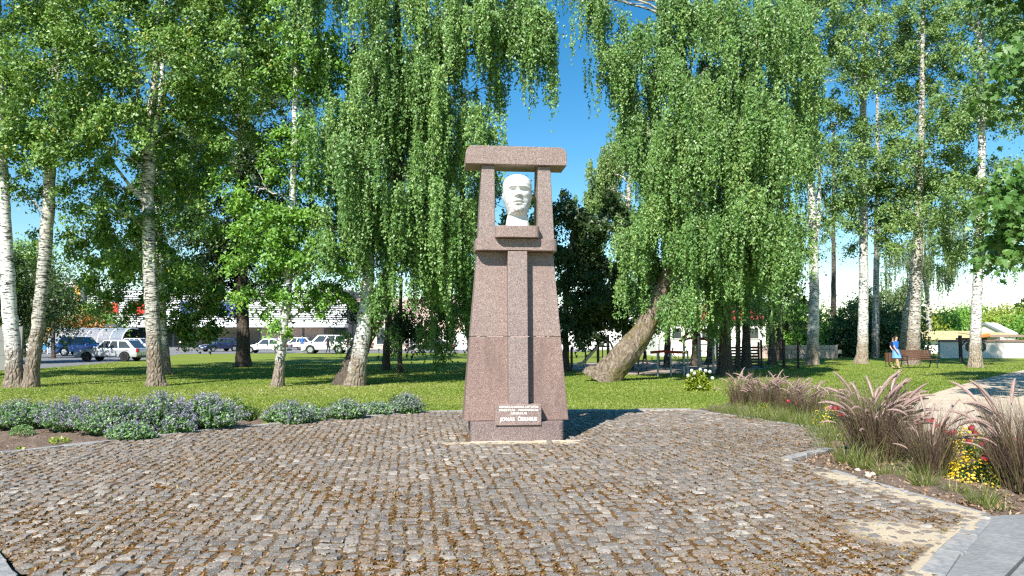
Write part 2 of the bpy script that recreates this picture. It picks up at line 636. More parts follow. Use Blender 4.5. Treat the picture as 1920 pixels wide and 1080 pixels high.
# concrete slabs at the lower right
b = MB()
sl = [g2(1853, 967), g2(1925, 963), (6.0, 6.9), (6.0, 3.3), (2.62, 3.3), g2(1762, 1084)]
sl1 = [sl[0], sl[1], (4.45, 6.72), (3.32, 4.9), (2.9, 3.3), (2.62, 3.3), sl[5]]
sl1 = [sl[0], sl[1], g2(1960, 1000), g2(1876, 1086), (2.95, 3.3), (2.62, 3.3), sl[5]]
slab_o = poly_sheet('concrete_paving', sl1, -.004, M['concrete'], .09)
sl2 = [(p[0] + .02, p[1] - .005) for p in (g2(1960, 1000), (7.5, 6.5), (7.5, 3.3), (2.97, 3.3), g2(1878, 1086))]
poly_sheet('concrete_paving', sl2, -.012, M['concrete'], .08)

# ---- the cobbled plaza
rng = np.random.default_rng(11)


def sand_amount(X, Y):
    """where pale sand has been swept over the stones: the lower right corner, round the plinth, along the right kerb"""
    s = np.zeros_like(X)
    k = gnd(1690, 1000, 0)
    s += .72 * np.exp(-(((X - k.x) / .62) ** 2 + ((Y - k.y) / .66) ** 2))
    for a, b_, wd, am in ((g2(1560, 890), g2(1845, 968), .22, .95), (g2(1850, 970), g2(1740, 1084), .16, 1.2), (g2(1474, 863), g2(1552, 845), .12, .8), ((-.95, 11.28), (.95, 11.4), .16, .95),
                          (g2(1050, 771.5), g2(1300, 769), .18, .7), (g2(1345, 777), g2(1540, 806), .14, .45)):
        ax, ay = a
        bx, by = b_
        L2 = (bx - ax) ** 2 + (by - ay) ** 2
        tt = np.clip(((X - ax) * (bx - ax) + (Y - ay) * (by - ay)) / L2, 0, 1)
        d = np.hypot(X - ax - tt * (bx - ax), Y - ay - tt * (by - ay))
        s = np.maximum(s, am * np.exp(-(d / wd) ** 2))
    return np.clip(s, 0, 1.2)


def wob(X, Y):
    return .014 * np.sin(Y * .9 + X * .35) + .008 * np.sin(Y * 2.3 - X * 1.1 + 1)


PITCHX = .116
cx_, cy_, cw_, cl_ = [], [], [], []
for i in range(-112, 62):
    y = 3.3 + rng.uniform(0, .12)
    while y < 16.3:
        L = rng.uniform(.10, .185)
        cx_.append(i * PITCHX + rng.normal(0, .012))
        cy_.append(y + L / 2)
        cw_.append(PITCHX * rng.uniform(.90, 1.10))
        cl_.append(L)
        y += L
cx_, cy_, cw_, cl_ = map(np.array, (cx_, cy_, cw_, cl_))
SL = .142                       # the courses run a little off the view axis
cx_ = cx_ + wob(cx_, cy_) - SL * (cy_ - 8)
ok = inside(cx_, cy_, PLAZA)
a6 = R(6)
lx = (cx_ - .03) * math.cos(a6) + (cy_ - 12.03) * math.sin(a6)
ly = -(cx_ - .03) * math.sin(a6) + (cy_ - 12.03) * math.cos(a6)
ok &= ~((np.abs(lx) < .76) & (ly > -.63) & (ly < .40))
cx_, cy_, cw_, cl_ = cx_[ok], cy_[ok], cw_[ok], cl_[ok]
NS = len(cx_)
# each stone: eight-cornered uneven outline, slightly domed top
base8 = np.array([(-.36, -.5), (.36, -.5), (.5, -.34), (.5, .34), (.36, .5), (-.36, .5), (-.5, .34), (-.5, -.34)])
gap = rng.uniform(.010, .026, NS)
jit = rng.normal(0, .0095, (NS, 8, 2))
ox = base8[None, :, 0] * (cw_ - gap * .85)[:, None] + jit[:, :, 0]
oy = base8[None, :, 1] * (cl_ - gap * 2.0)[:, None] + jit[:, :, 1]
ang = rng.normal(.13, .09, NS)
rx = ox * np.cos(ang)[:, None] - oy * np.sin(ang)[:, None]
ry = ox * np.sin(ang)[:, None] + oy * np.cos(ang)[:, None]
ztop = rng.normal(0, .0035, NS)
tx = rng.normal(0, .035, NS)
ty = rng.normal(0, .035, NS)
zr = ztop[:, None] + rx * tx[:, None] + ry * ty[:, None] - .004
shr = .84
topx, topy = rx * shr, ry * shr
topz = ztop[:, None] + topx * tx[:, None] + topy * ty[:, None] + .004 + rng.normal(0, .0026, (NS, 8))
cenz = ztop + .007 + rng.normal(0, .002, NS)
SV = np.zeros((NS, 25, 3))
SV[:, 0:8] = np.stack([rx * 1.02 + cx_[:, None], ry * 1.02 + cy_[:, None], np.full_like(rx, -.045)], -1)
SV[:, 8:16] = np.stack([rx + cx_[:, None], ry + cy_[:, None], zr - .006], -1)
SV[:, 16:24] = np.stack([topx + cx_[:, None], topy + cy_[:, None], topz], -1)
SV[:, 24] = np.stack([cx_, cy_, cenz], -1)
SQ, ST = [], []
for r in (0, 8):
    for k in range(8):
        k2 = (k + 1) % 8
        SQ.append((r + k, r + k2, r + 8 + k2, r + 8 + k))
for k in range(8):
    ST.append((16 + k, 16 + (k + 1) % 8, 24))
SQ, ST = np.array(SQ), np.array(ST)
stint = np.clip(rng.beta(1.5, 1.5, NS) + .10 * np.sin(cx_ * .8 + 2) * np.sin(cy_ * .7), 0, 1)
plaza = poly_sheet('plaza', PLAZA, -.034, M['joint'], .07)
# the joint bed: a fine sheet of moss, dirt and swept sand between the stones
st_ = .06
xs = np.arange(-11.6, 6.2, st_)
ys = np.arange(3.3, 16.4, st_)
X, Y = np.meshgrid(xs, ys)
sa = sand_amount(X, Y)
patch = .5 + .5 * np.sin(X * 1.3 + 3 * np.sin(Y * .7)) * np.sin(Y * 1.1 + 2 * np.sin(X * .5))
Z = -.0075 + .004 * patch + .012 * np.clip(sa, 0, 1.15) + rng.normal(0, .0025, X.shape)
idx = np.arange(X.size).reshape(X.shape)
q = np.stack([idx[:-1, :-1], idx[:-1, 1:], idx[1:, 1:], idx[1:, :-1]], -1).reshape(-1, 4)
q = q[(inside(X[:-1, :-1] + .03, Y[:-1, :-1] + .03, PLAZA)).ravel()]
used, inv = np.unique(q, return_inverse=True)
V = np.stack([X.ravel(), Y.ravel(), Z.ravel()], -1)[used]
o = link('joint_fill', mesh_np('joint_fill', V, [inv.reshape(-1, 4)], M['joint'], tint=sa.ravel()[used], smooth=True), plaza)
o['kind'] = 'stuff'
# the 300 stones that show largest are parts of their own, the rest one part
pxs = 960 + F * cx_ / (cy_ * cp)
vis = (pxs > -10) & (pxs < 1930) & (cy_ > 5.02)
order = np.argsort(np.where(vis, cy_, 1e9))
single = order[:300]
rest = np.ones(NS, bool)
rest[single] = False


def stones_mesh(name, ids, origin=None, far=False):
    n = len(ids)
    V = SV[ids].reshape(-1, 3)
    if origin is not None: V = V - origin
    off = (np.arange(n) * 25)[:, None, None]
    q = ((SQ[8:] if far else SQ)[None] + off).reshape(-1, 4)
    tr = (ST[None] + off).reshape(-1, 3)
    return mesh_np(name, V, [q, tr], M['cobble'], tint=np.repeat(stint[ids], 25))


o = link('cobblestone_paving', stones_mesh('cobblestone_paving', np.nonzero(rest)[0], far=True), plaza)
o['kind'] = 'stuff'
for i in single:
    org = np.array([cx_[i], cy_[i], 0.0])
    link('cobblestone', stones_mesh('cobblestone', np.array([i]), org), plaza, loc=org)


# moss tufts and dry litter in the joints
def scatter_bits(name, n, xr, yr, poly, z, size, mat, seed, flat=.5, dens=None, parent=None):
    rg = np.random.default_rng(seed)
    x = rg.uniform(*xr, n)
    y = yr[0] + (yr[1] - yr[0]) * rg.random(n) ** 1.5
    k = inside(x, y, poly)
    if dens is not None: k &= rg.random(n) < dens(x, y)
    x, y = x[k], y[k]
    n = len(x)
    s = size * rg.uniform(.5, 1.4, n)
    a = rg.uniform(0, 2 * PI, n)
    el = rg.normal(0, flat, n)
    u = np.stack([np.cos(a) * np.cos(el), np.sin(a) * np.cos(el), np.sin(el)], -1)
    v = np.stack([-np.sin(a), np.cos(a), rg.normal(0, flat, n)], -1)
    c0 = np.stack([x, y, np.full(n, z) + rg.uniform(0, .012, n)], -1)
    V = np.stack([c0 - u * s[:, None], c0 + v * s[:, None] * .45, c0 + u * s[:, None], c0 - v * s[:, None] * .45], 1).reshape(-1, 3)
    o = link(name, mesh_np(name, V, [np.arange(4 * n).reshape(-1, 4)], mat, tint=np.repeat(rg.random(n), 4)), parent)
    o['kind'] = 'stuff'
    return o


M['moss'] = leaf_mat('moss', G((0, (.09, .048, .012)), (.5, (.17, .09, .022)), (.8, (.25, .14, .04)), (1, (.13, .13, .02))), .15)
M['litter'] = leaf_mat('dry_litter', G((0, (.20, .11, .05)), (.5, (.34, .22, .12)), (.9, (.48, .36, .22)), (1, (.40, .15, .06))), .1)
mossd = lambda x, y: np.clip(.5 + .7 * np.sin(x * 1.3 + 3 * np.sin(y * .7)) * np.sin(y * 1.1 + 2 * np.sin(x * .5)), .12, 1) * (sand_amount(x, y) < .5)
# moss sits in the joints: only where no stone is
def joint_only(x, y):
    q_ = (x - wob(x, y) + SL * (y - 8)) / PITCHX
    d = np.abs(q_ - np.round(q_))
    return np.where(d > .40, 1.0, .14) * mossd(x, y)


scatter_bits('moss', 260000, (-8.5, 5.5), (4.6, 13), PLAZA, -.005, .018, M['moss'], 5, .6, joint_only)
scatter_bits('dry_litter', 150000, (-9.5, 5.5), (4.6, 15.9), PLAZA, .001, .012, M['litter'], 6, .25, lambda x, y: .15 + .7 * mossd(x, y))


# kerb stones along the bed edges, laid end to end
def kerb_run(a, b_, wd, n, h=.012, seed=0):
    rg = random.Random(seed)
    ax, ay = a
    bx, by = b_
    L = math.hypot(bx - ax, by - ay)
    an = math.atan2(by - ay, bx - ax)
    for i in range(n):
        t0, t1 = i / n, (i + 1) / n
        mb = MB()
        ln = L / n - .012
        mb.box((0, 0, -.05), (ln, wd * rg.uniform(.8, 1.1), .10 + h * 2))
        me = mb.mesh('kerb_stone', M['kerb'], bevel=.012, seg=1)
        for v in me.vertices:
            v.co.x += rg.uniform(-.012, .012)
            v.co.y += rg.uniform(-.014, .014)
            v.co.z += rg.uniform(-.006, .006)
        tm = (t0 + t1) / 2
        link('kerb_stone', me, plaza, (ax + (bx - ax) * tm, ay + (by - ay) * tm, rg.uniform(-.006, .01)), (0, 0, an + rg.uniform(-.02, .02)))


pts = [g2(-60, 856), g2(0, 849), g2(120, 837), g2(250, 821), g2(460, 799), g2(640, 785), g2(800, 771.5)]
for i, (a, b_) in enumerate(zip(pts, pts[1:])):
    kerb_run(a, b_, .14, max(2, int(math.hypot(b_[0] - a[0], b_[1] - a[1]) / .36)), .014, i)
kerb_run(g2(804, 770.6), g2(1296, 767.4), .13, 14, .012, 21)
pts = [g2(1302, 768), g2(1345, 775), g2(1430, 787), g2(1542, 804)]
for i, (a, b_) in enumerate(zip(pts, pts[1:])):
    kerb_run(a, b_, .12, max(2, int(math.hypot(b_[0] - a[0], b_[1] - a[1]) / .5)), .006, 30 + i)
kerb_run(g2(1474, 860), g2(1555, 841), .14, 3, .015, 41)
pts = [g2(1478, 863), g2(1560, 882), g2(1700, 923), g2(1850, 964)]
for i, (a, b_) in enumerate(zip(pts, pts[1:])):
    kerb_run(a, b_, .075, max(2, int(math.hypot(b_[0] - a[0], b_[1] - a[1]) / .6)), .004, 50 + i)
kerb_run(g2(1838, 975), g2(1745, 1078), .15, 3, .012, 61)
kerb_run((-3.9, 5.55), (-3.05, 4.62), .26, 3, .05, 71)
kerb_run((-5.6, 5.62), (-3.98, 5.62), .26, 4, .05, 73)


# ================================================================== MONUMENT
mon = thing('monument', 'tall pink granite monument with a white head framed between two posts', 'monument', (.03, 12.03, 0), R(6))
GP, GG, GL = M['granite_pink'], M['granite_grey'], M['granite_low']


def frustum(mb, z0, z1, x0, x1, f0, f1, k0, k1, mi=0):
    """half widths x0 (bottom), x1 (top); front y f0, f1; back y k0, k1"""
    vs = [(-x0, f0, z0), (x0, f0, z0), (x0, k0, z0), (-x0, k0, z0), (-x1, f1, z1), (x1, f1, z1), (x1, k1, z1), (-x1, k1, z1)]
    return mb.add(vs, [(3, 2, 1, 0), (4, 5, 6, 7), (0, 1, 5, 4), (1, 2, 6, 5), (2, 3, 7, 6), (3, 0, 4, 7)], mi)


def lerp(a, b_, t): return a + (b_ - a) * t


# plinth: rounded upright corners
mb = MB()
mb.prism(rounded(-.715, .715, -.575, .36, .085, 6), 'z', -.06, .292)
mb.obj('plinth', GL, mon, smooth=True, bevel=.008, seg=1)
# body: two tapering blocks with a fine joint at eye height
ZB, ZJ, ZT = .297, 1.592, 2.93
XB, XT = .815, .605
FB, FT = -.385, -.235
KB, KT = .33, .14
tj = (ZJ - ZB) / (ZT - ZB)
mb = MB()
frustum(mb, ZB, ZJ - .003, XB, lerp(XB, XT, tj), FB, lerp(FB, FT, tj), KB, lerp(KB, KT, tj))
mb.obj('body_block', M['granite_red'], mon, bevel=.006, seg=1)
mb = MB()
frustum(mb, ZJ + .003, ZT, lerp(XB, XT, tj), XT, lerp(FB, FT, tj), FT, lerp(KB, KT, tj), KT)
mb.obj('body_block', GP, mon, bevel=.006, seg=1)
# central pilaster, two blocks too, standing proud of the body
PF0, PF1 = -.588, -.442
for za, zb in ((.40, ZJ - .003), (ZJ + .003, 2.925)):
    ta, tb = (za - .30) / 2.63, (zb - .30) / 2.63
    mb = MB()
    frustum(mb, za, zb, .152, .152, lerp(PF0, PF1, ta), lerp(PF0, PF1, tb), -.1, -.1)
    # shift a little to the viewer's left as in the photograph
    mb.v = [(x + .012, y, z) for x, y, z in mb.v]
    mb.obj('pilaster', GG, mon, bevel=.01, seg=2)
# belt with rounded upright corners
mb = MB()
mb.prism(rounded(-.645, .645, -.455, .24, .10, 6), 'z', 2.932, 3.118)
mb.obj('belt', GP, mon, smooth=True, bevel=.006, seg=1)
# posts leaning inwards
for s in (-1, 1):
    mb = MB()
    z0, z1 = 3.12, 4.292
    xo0, xi0, xo1, xi1 = .600, .335, .545, .345
    vs = []
    for z, xo, xi, f, k in ((z0, xo0, xi0, -.40, .08), (z1, xo1, xi1, -.36, .05)):
        vs += [(s * xo, f, z), (s * xi, f, z), (s * xi, k, z), (s * xo, k, z)]
    mb.add(vs, [(3, 2, 1, 0), (4, 5, 6, 7), (0, 1, 5, 4), (1, 2, 6, 5), (2, 3, 7, 6), (3, 0, 4, 7)])
    mb.obj('post', GG, mon, bevel=.008, seg=1)
# cap stone: rounded upper corners
mb = MB()
mb.prism(rounded(-.80, .80, 4.294, 4.585, .115, 6, (0, 0, 1, 1)), 'y', -.43, .10)
mb.obj('cap_stone', GP, mon, smooth=True, bevel=.006, seg=1)
# bracket slab under the head
mb = MB()
mb.prism(rounded(-.345, .345, -.585, .0, .085, 6), 'z', 3.122, 3.305)
mb.obj('bracket_slab', GP, mon, smooth=True, bevel=.006, seg=1)
# plaque with raised pale lettering
PY = -.605
mb = MB()
mb.box((.005, PY + .16, .405), (.705, .32, .315))
plq = mb.obj('plaque', GP, mon, bevel=.006, seg=1)
M['letters'] = plain('pale_lettering', (.80, .74, .68), .6)
dgv = None


def text_mesh(name, s, size, mat, extrude=.004, bold=.0, spacing=1.0, xs=1.0):
    cu = bpy.data.curves.new(name, 'FONT')
    cu.body = s
    cu.size = size
    cu.extrude = extrude
    cu.offset = bold
    cu.resolution_u = 2
    cu.align_x = 'CENTER'
    cu.align_y = 'CENTER'
    cu.space_character = spacing
    to = bpy.data.objects.new(name, cu)
    COL.objects.link(to)
    dg = bpy.context.evaluated_depsgraph_get()
    me = bpy.data.meshes.new_from_object(to.evaluated_get(dg))
    bpy.data.objects.remove(to)
    me.materials.clear()
    me.materials.append(mat)
    for v in me.vertices: v.co.x *= xs
    return me


for s, sz, z, bo, xs in (('NEPRIKLAUSOMOS LIETUVOS', .044, .523, .0015, 1.0), ('MINISTRAS   PIRMININKAS', .044, .475, .0015, 1.0), ('GENEROLAS', .044, .425, .0015, 1.05), ('JONAS  ČERNIUS', .076, .338, .0032, 1.02)):
    me = text_mesh('lettering', s, sz, M['letters'], .004, bo, 1.06, xs)
    wd = max(v.co.x for v in me.vertices) - min(v.co.x for v in me.vertices)
    tw = {'N': .60, 'M': .60, 'G': .25, 'J': .57}[s[0]]
    for v in me.vertices: v.co.x *= tw / wd
    link('lettering', me, plq, (.01, PY - .003, z), (PI / 2, 0, 0))['kind'] = 'stuff'

# ---- the head: one continuous sculpted surface of rings
t = NT('white_marble')
n1 = t.noise(26, 5, .6)
n2 = t.noise(6, 4)
sepz = t.n('ShaderNodeSeparateXYZ')
t.set(sepz.inputs[0], t.obj())
zz = sepz.outputs[2]
low = t.ramp(zz, [(.17, 0), (.21, .75), (.36, .62), (.44, .2), (.55, .05)])
xx = t.math('MULTIPLY', t.ramp(t.math('ADD', t.math('MULTIPLY', sepz.outputs[1], -1.6), .0), [(.05, 0), (.25, 1)]), low)
spots = t.ramp(n1, [(.50, 0), (.60, 1)])
c = t.mix(t.math('MULTIPLY', spots, xx), (.68, .665, .635), (.13, .12, .10))
c = t.mix(t.ramp(n2, [(.55, 0), (.8, .25)]), c, (.6, .58, .53))
M['marble'] = t.bsdf(c, .5, t.bump(n1, .15, .004), spec=.3)


def sculpt_head():
    # local frame: x right, y back (face looks to -y), z up, base of neck at 0
    NZ, NA = 124, 104
    zs = np.concatenate([np.linspace(0, .20, 30, endpoint=False), .20 + (.875 - .20) * (1 - (1 - np.linspace(0, 1, NZ - 30)) ** 1.25)])
    CH = .195      # underside of chin
    H = .68
    th = np.arange(NA) * 2 * PI / NA
    V = np.zeros((len(zs), NA, 3))
    ip = lambda z, xs_, ys_: np.interp(z, xs_, ys_)
    for i, z in enumerate(zs):
        u = (z - CH) / H                       # 0 chin .. 1 crown
        # skull half width, face front, back of the head
        a = ip(u, [-.30, -.12, -.04, .0, .05, .12, .22, .35, .48, .60, .72, .82, .90, .955, .985, 1.0], [.200, .182, .172, .162, .158, .172, .194, .214, .228, .236, .238, .224, .186, .130, .078, .0])
        f = ip(u, [-.30, -.14, -.06, -.025, .0, .03, .10, .20, .30, .42, .52, .60, .70, .80, .88, .94, .98, 1.0], [-.175, -.150, -.140, -.150, -.235, -.262, -.272, -.270, -.274, -.272, -.266, -.286, -.283, -.258, -.210, -.145, -.08, .0])
        k = ip(u, [-.30, -.10, .05, .2, .35, .5, .65, .78, .88, .95, .985, 1.0], [.185, .17, .175, .20, .25, .285, .295, .27, .215, .145, .085, .03])
        x = np.sin(th)
        c = np.cos(th)                         # +1 front
        pw = .88 if u > .0 else 1.0
        X = a * np.sign(x) * np.abs(x) ** pw
        Yf = f * np.abs(c) ** (.92)
        Yk = k * np.abs(c) ** (1.0)
        Y = np.where(c > 0, Yf, Yk)
        # jaw: the lower face narrows to the chin in front
        if -.03 < u < .30:
            j = (1 - max(0, u) / .30)
            X = X * (1 - .20 * j * np.clip(c, 0, 1) ** 1.5)
        V[i, :, 0] = X
        V[i, :, 1] = Y
        V[i, :, 2] = z
    P = V.reshape(-1, 3).copy()
    u = (P[:, 2] - CH) / H
    x = P[:, 0]
    front = np.clip(-P[:, 1] / .24, 0, 1) ** 2
    g = lambda x0, sx, u0, su: np.exp(-((x - x0) / sx) ** 2 - ((u - u0) / su) ** 2)
    d = np.zeros(len(P))
    # nose: ridge from the brow to a broad tip
    nr = np.interp(u, [.34, .365, .40, .46, .54, .60, .64], [0, .070, .096, .070, .040, .014, 0])
    nw = np.interp(u, [.34, .40, .46, .58], [.046, .044, .032, .027])
    d += nr * np.exp(-(x / nw) ** 2)
    for s in (-1, 1):
        d += .030 * g(s * .042, .022, .385, .026)          # nostril wings
        d += .036 * g(s * .085, .066, .608, .026)          # brow ridge
        d -= .072 * g(s * .084, .048, .545, .042)          # eye socket
        d += .026 * g(s * .086, .030, .535, .024)          # eyeball
        d += .010 * g(s * .088, .042, .558, .009)          # upper lid
        d += .007 * g(s * .088, .040, .510, .009)          # lower lid
        d += .022 * g(s * .135, .050, .440, .060)          # cheekbone
        d -= .026 * g(s * .112, .040, .300, .075)          # hollow cheek
        d -= .012 * g(s * .070, .014, .310, .050)          # fold beside mouth
        d -= .012 * g(s * .190, .040, .640, .060)          # temple
        d -= .010 * g(s * .026, .008, .590, .030)          # frown
        d -= .020 * g(s * .072, .016, .228, .014)          # mouth corners
    d += .030 * g(0, .088, .290, .034)                     # moustache area
    d += .020 * g(0, .060, .262, .016)                     # upper lip
    d += .028 * g(0, .055, .205, .018)                     # lower lip
    d -= .042 * g(0, .078, .233, .0095)                    # mouth line
    d -= .032 * g(0, .060, .165, .020)                     # under the lip
    d += .030 * g(0, .070, .075, .055)                     # chin
    d -= .008 * g(0, .012, .320, .020)                     # philtrum
    d += .006 * np.exp(-((u - .70) / .012) ** 2) * np.exp(-(x / .12) ** 2)
    d -= .005 * np.exp(-((u - .725) / .010) ** 2) * np.exp(-(x / .12) ** 2)
    # hairline step
    d += .008 / (1 + np.exp(-(u - .83 + .25 * (x / .24) ** 2) / .008))
    P[:, 1] -= d * front
    # side hair and ears
    for s in (-1, 1):
        e = np.exp(-((P[:, 1] - .02) / .042) ** 2 - ((u - .455) / .085) ** 2) * (s * x > .12)
        P[:, 0] += s * .034 * e
        e2 = np.exp(-((P[:, 1] - .022) / .020) ** 2 - ((u - .455) / .050) ** 2) * (s * x > .12)
        P[:, 0] -= s * .022 * e2
    nz = len(zs)
    idx = np.arange(nz * NA).reshape(nz, NA)
    i2 = np.roll(idx, -1, 1)
    q = np.stack([idx[:-1], i2[:-1], i2[1:], idx[1:]], -1).reshape(-1, 4)[:, ::-1]
    return mesh_np('bust', P, [q], M['marble'], smooth=True)


bust = link('bust', sculpt_head(), mon, (.02, -.345, 3.295), (R(-6), 0, R(-2.5)))
bust.scale = (.97, .97, 1.0)
bust['label'] = 'white weathered marble head of a man with moustache'
# a crust of pale sand at the foot of the plinth
rg = random.Random(3)
for i in range(7):
    x = -.72 + i * .24
    mb = MB()
    mb.prism([(x + rg.uniform(-.02, .02), -.605 + rg.uniform(-.03, 0)), (x + .235, -.605 + rg.uniform(-.03, .0)), (x + .235, -.57), (x, -.57)], 'z', -.02, rg.uniform(.004, .018))
    mb.obj('mortar_edge', plain('mortar', (.55, .47, .36), .9) if i == 0 else bpy.data.materials['mortar'], mon)


# ================================================================== TREES
def norm(a):
    return a / (np.linalg.norm(a, axis=-1, keepdims=True) + 1e-9)


def leaves_from(Cn, U, W, size, aspect, rng):
    """diamond leaves at Cn with long axis U and side axis W"""
    n = len(Cn)
    s = (size * rng.uniform(.65, 1.35, n))[:, None]
    u, v = U * s * .5, W * s * .5 * aspect
    return np.stack([Cn - u, Cn + v - u * .1, Cn + u, Cn - v - u * .1], 1).reshape(-1, 3)


def leaves3(Cn, U, W, size, aspect, rng):
    """the same for trees far off: one triangle a leaf"""
    n = len(Cn)
    s = (size * rng.uniform(.7, 1.3, n))[:, None]
    u, v = U * s * .5, W * s * .5 * aspect
    return np.stack([Cn + v - u, Cn - v - u, Cn + u], 1).reshape(-1, 3)


def maple_leaves(Cn, U, W, size, rng):
    """five-lobed leaves, an eleven-cornered fan each"""
    n = len(Cn)
    s = (size * rng.uniform(.7, 1.25, n))[:, None]
    out = [(-.5, 0), (-.38, .30), (-.16, .52), (-.08, .22), (.22, .40), (.16, .13), (.55, 0), (.16, -.13), (.22, -.40), (-.08, -.22), (-.16, -.52), (-.38, -.30)]
    nr = np.cross(U, W)
    V = np.stack([Cn + U * s * a + W * s * b_ - nr * s * .25 * abs(b_) for a, b_ in out], 1).reshape(-1, 3)
    k = len(out)
    return V, np.arange(n * k).reshape(-1, k)


def branchlets(rng, c, r, nclump, run, shell=.35, per_branch=5):
    """twig-bearing points strung along arching side branches inside an ellipsoid, with gaps between the branches"""
    nb = max(3, int(nclump / per_branch))
    d = norm(rng.standard_normal((nb, 3)))
    rad = rng.uniform(shell, 1, nb) ** .5
    bc = np.array(c) + d * rad[:, None] * np.array(r)
    ax = norm(d * (1, 1, 0) + rng.normal(0, .55, (nb, 3)) * (1, 1, .25))
    bl = run * rng.uniform(.5, 1.25, nb)
    bi = rng.integers(0, nb, nclump)
    t = rng.uniform(-.5, .5, nclump)
    cc = bc[bi] + ax[bi] * (t * bl[bi])[:, None]
    cc[:, 2] -= (t + .25) ** 2 * bl[bi] * .55
    return cc, np.clip(rng.random(nb)[bi] * .8 + .2 * rng.random(nclump), 0, 1), ax[bi], d[bi]


def hang_lobe(rng, c, r, nclump, per, L, leaf, spacing=.052, spread=.10, up=.3, aspect=.8, run=1.3, dens=1.5):
    """pendulous twigs in bunches along the branches"""
    nclump, per = int(nclump * dens), max(4, int(per * .66))
    cc, tb, _, _ = branchlets(rng, c, r, nclump, run)
    n = nclump * per
    p0 = np.repeat(cc, per, 0) + rng.normal(0, spread, (n, 3)) * (1, 1, .6)
    tb = np.repeat(tb, per)
    Ls = np.repeat(rng.uniform(L[0], L[1], nclump), per) * rng.uniform(.5, 1.15, n)
    th = rng.uniform(0, 2 * PI, n)
    reach = rng.uniform(.03, .20, n) * np.minimum(1, Ls)
    K = np.maximum(2, (Ls / spacing).astype(int))
    sid = np.repeat(np.arange(n), K)
    s = rng.random(K.sum()) * Ls[sid]
    h = reach[sid] * (1 - np.exp(-s / .35))
    z = up * .4 * (1 - np.exp(-s / .15)) * np.exp(-s * 3) - s
    Cn = np.stack([p0[sid, 0] + np.cos(th[sid]) * h, p0[sid, 1] + np.sin(th[sid]) * h, p0[sid, 2] + z], -1)
    Cn[:, :2] += (.035 * np.sin(s * 4 + sid)[:, None]) * np.stack([np.cos(sid * 2.3), np.sin(sid * 2.3)], -1)
    m = len(Cn)
    Cn += rng.normal(0, .034, (m, 3))
    U = norm(np.stack([rng.normal(0, .6, m), rng.normal(0, .6, m), -1 + rng.normal(0, .4, m)], -1))
    q = norm(rng.normal(0, .75, (m, 3)) + (-.45, -1.0, .75))      # leaves turn their faces to the light
    W = norm(np.cross(U, q))
    V = leaves3(Cn, U, W, leaf, aspect, rng)
    tint = np.clip(.06 + .58 * tb[sid] + rng.normal(0, .19, m) + .12 * rng.random(m), 0, 1)
    tint[rng.random(m) < .015] = 1
    return V, np.repeat(tint, 3), (p0, th, reach, Ls)


def cloud_lobe(rng, c, r, nclump, per, cr, leaf, flat=.8, aspect=.8, shell=.35, run=None):
    """leaf sprays (non-weeping) along the branches"""
    nclump, per = int(nclump * 1.6), int(per * .60)
    cc, tb, ax, d = branchlets(rng, c, r, nclump, run or 3.0 * cr, shell, 3.2)
    out = norm(d * (1, 1, .5) + rng.normal(0, .5, (nclump, 3)))
    n = nclump * per
    ci = np.repeat(np.arange(nclump), per)
    cr_ = cr * rng.uniform(.45, 1.3, nclump)
    o = rng.normal(0, .5, (n, 3)) * cr_[ci][:, None] * (1, 1, flat)
    s = np.abs(rng.normal(0, .55, n)) * cr_[ci]
    Cn = cc[ci] + o * .75 + out[ci] * s[:, None] * (1, 1, .7)
    Cn[:, 2] -= .6 * (np.linalg.norm(o[:, :2], axis=1) ** 2) / (cr_[ci] + 1e-6) + .25 * s
    U = norm(out[ci] * .6 + rng.normal(0, .6, (n, 3)) + (0, 0, -.45))
    q = norm(rng.normal(0, .75, (n, 3)) + (-.42, -.9, .85))
    W = norm(np.cross(U, q))
    V = leaves3(Cn, U, W, leaf, aspect, rng)
    tint = np.clip(.08 + .58 * tb[ci] + rng.normal(0, .19, n) + .1 * rng.random(n), 0, 1)
    tint[rng.random(n) < .012] = 1
    return V, np.repeat(tint, 3), None


def limb_path(a, b_, rng, sag=.0, n=7, wob_=.06):
    a, b_ = np.array(a), np.array(b_)
    L = np.linalg.norm(b_ - a)
    t = np.linspace(0, 1, n)[:, None]
    p = a + (b_ - a) * t
    p[:, 2] += (np.sin(t[:, 0] * PI) * L * sag)
    p[1:-1] += rng.normal(0, wob_ * L / n * 2, (n - 2, 3))
    return p


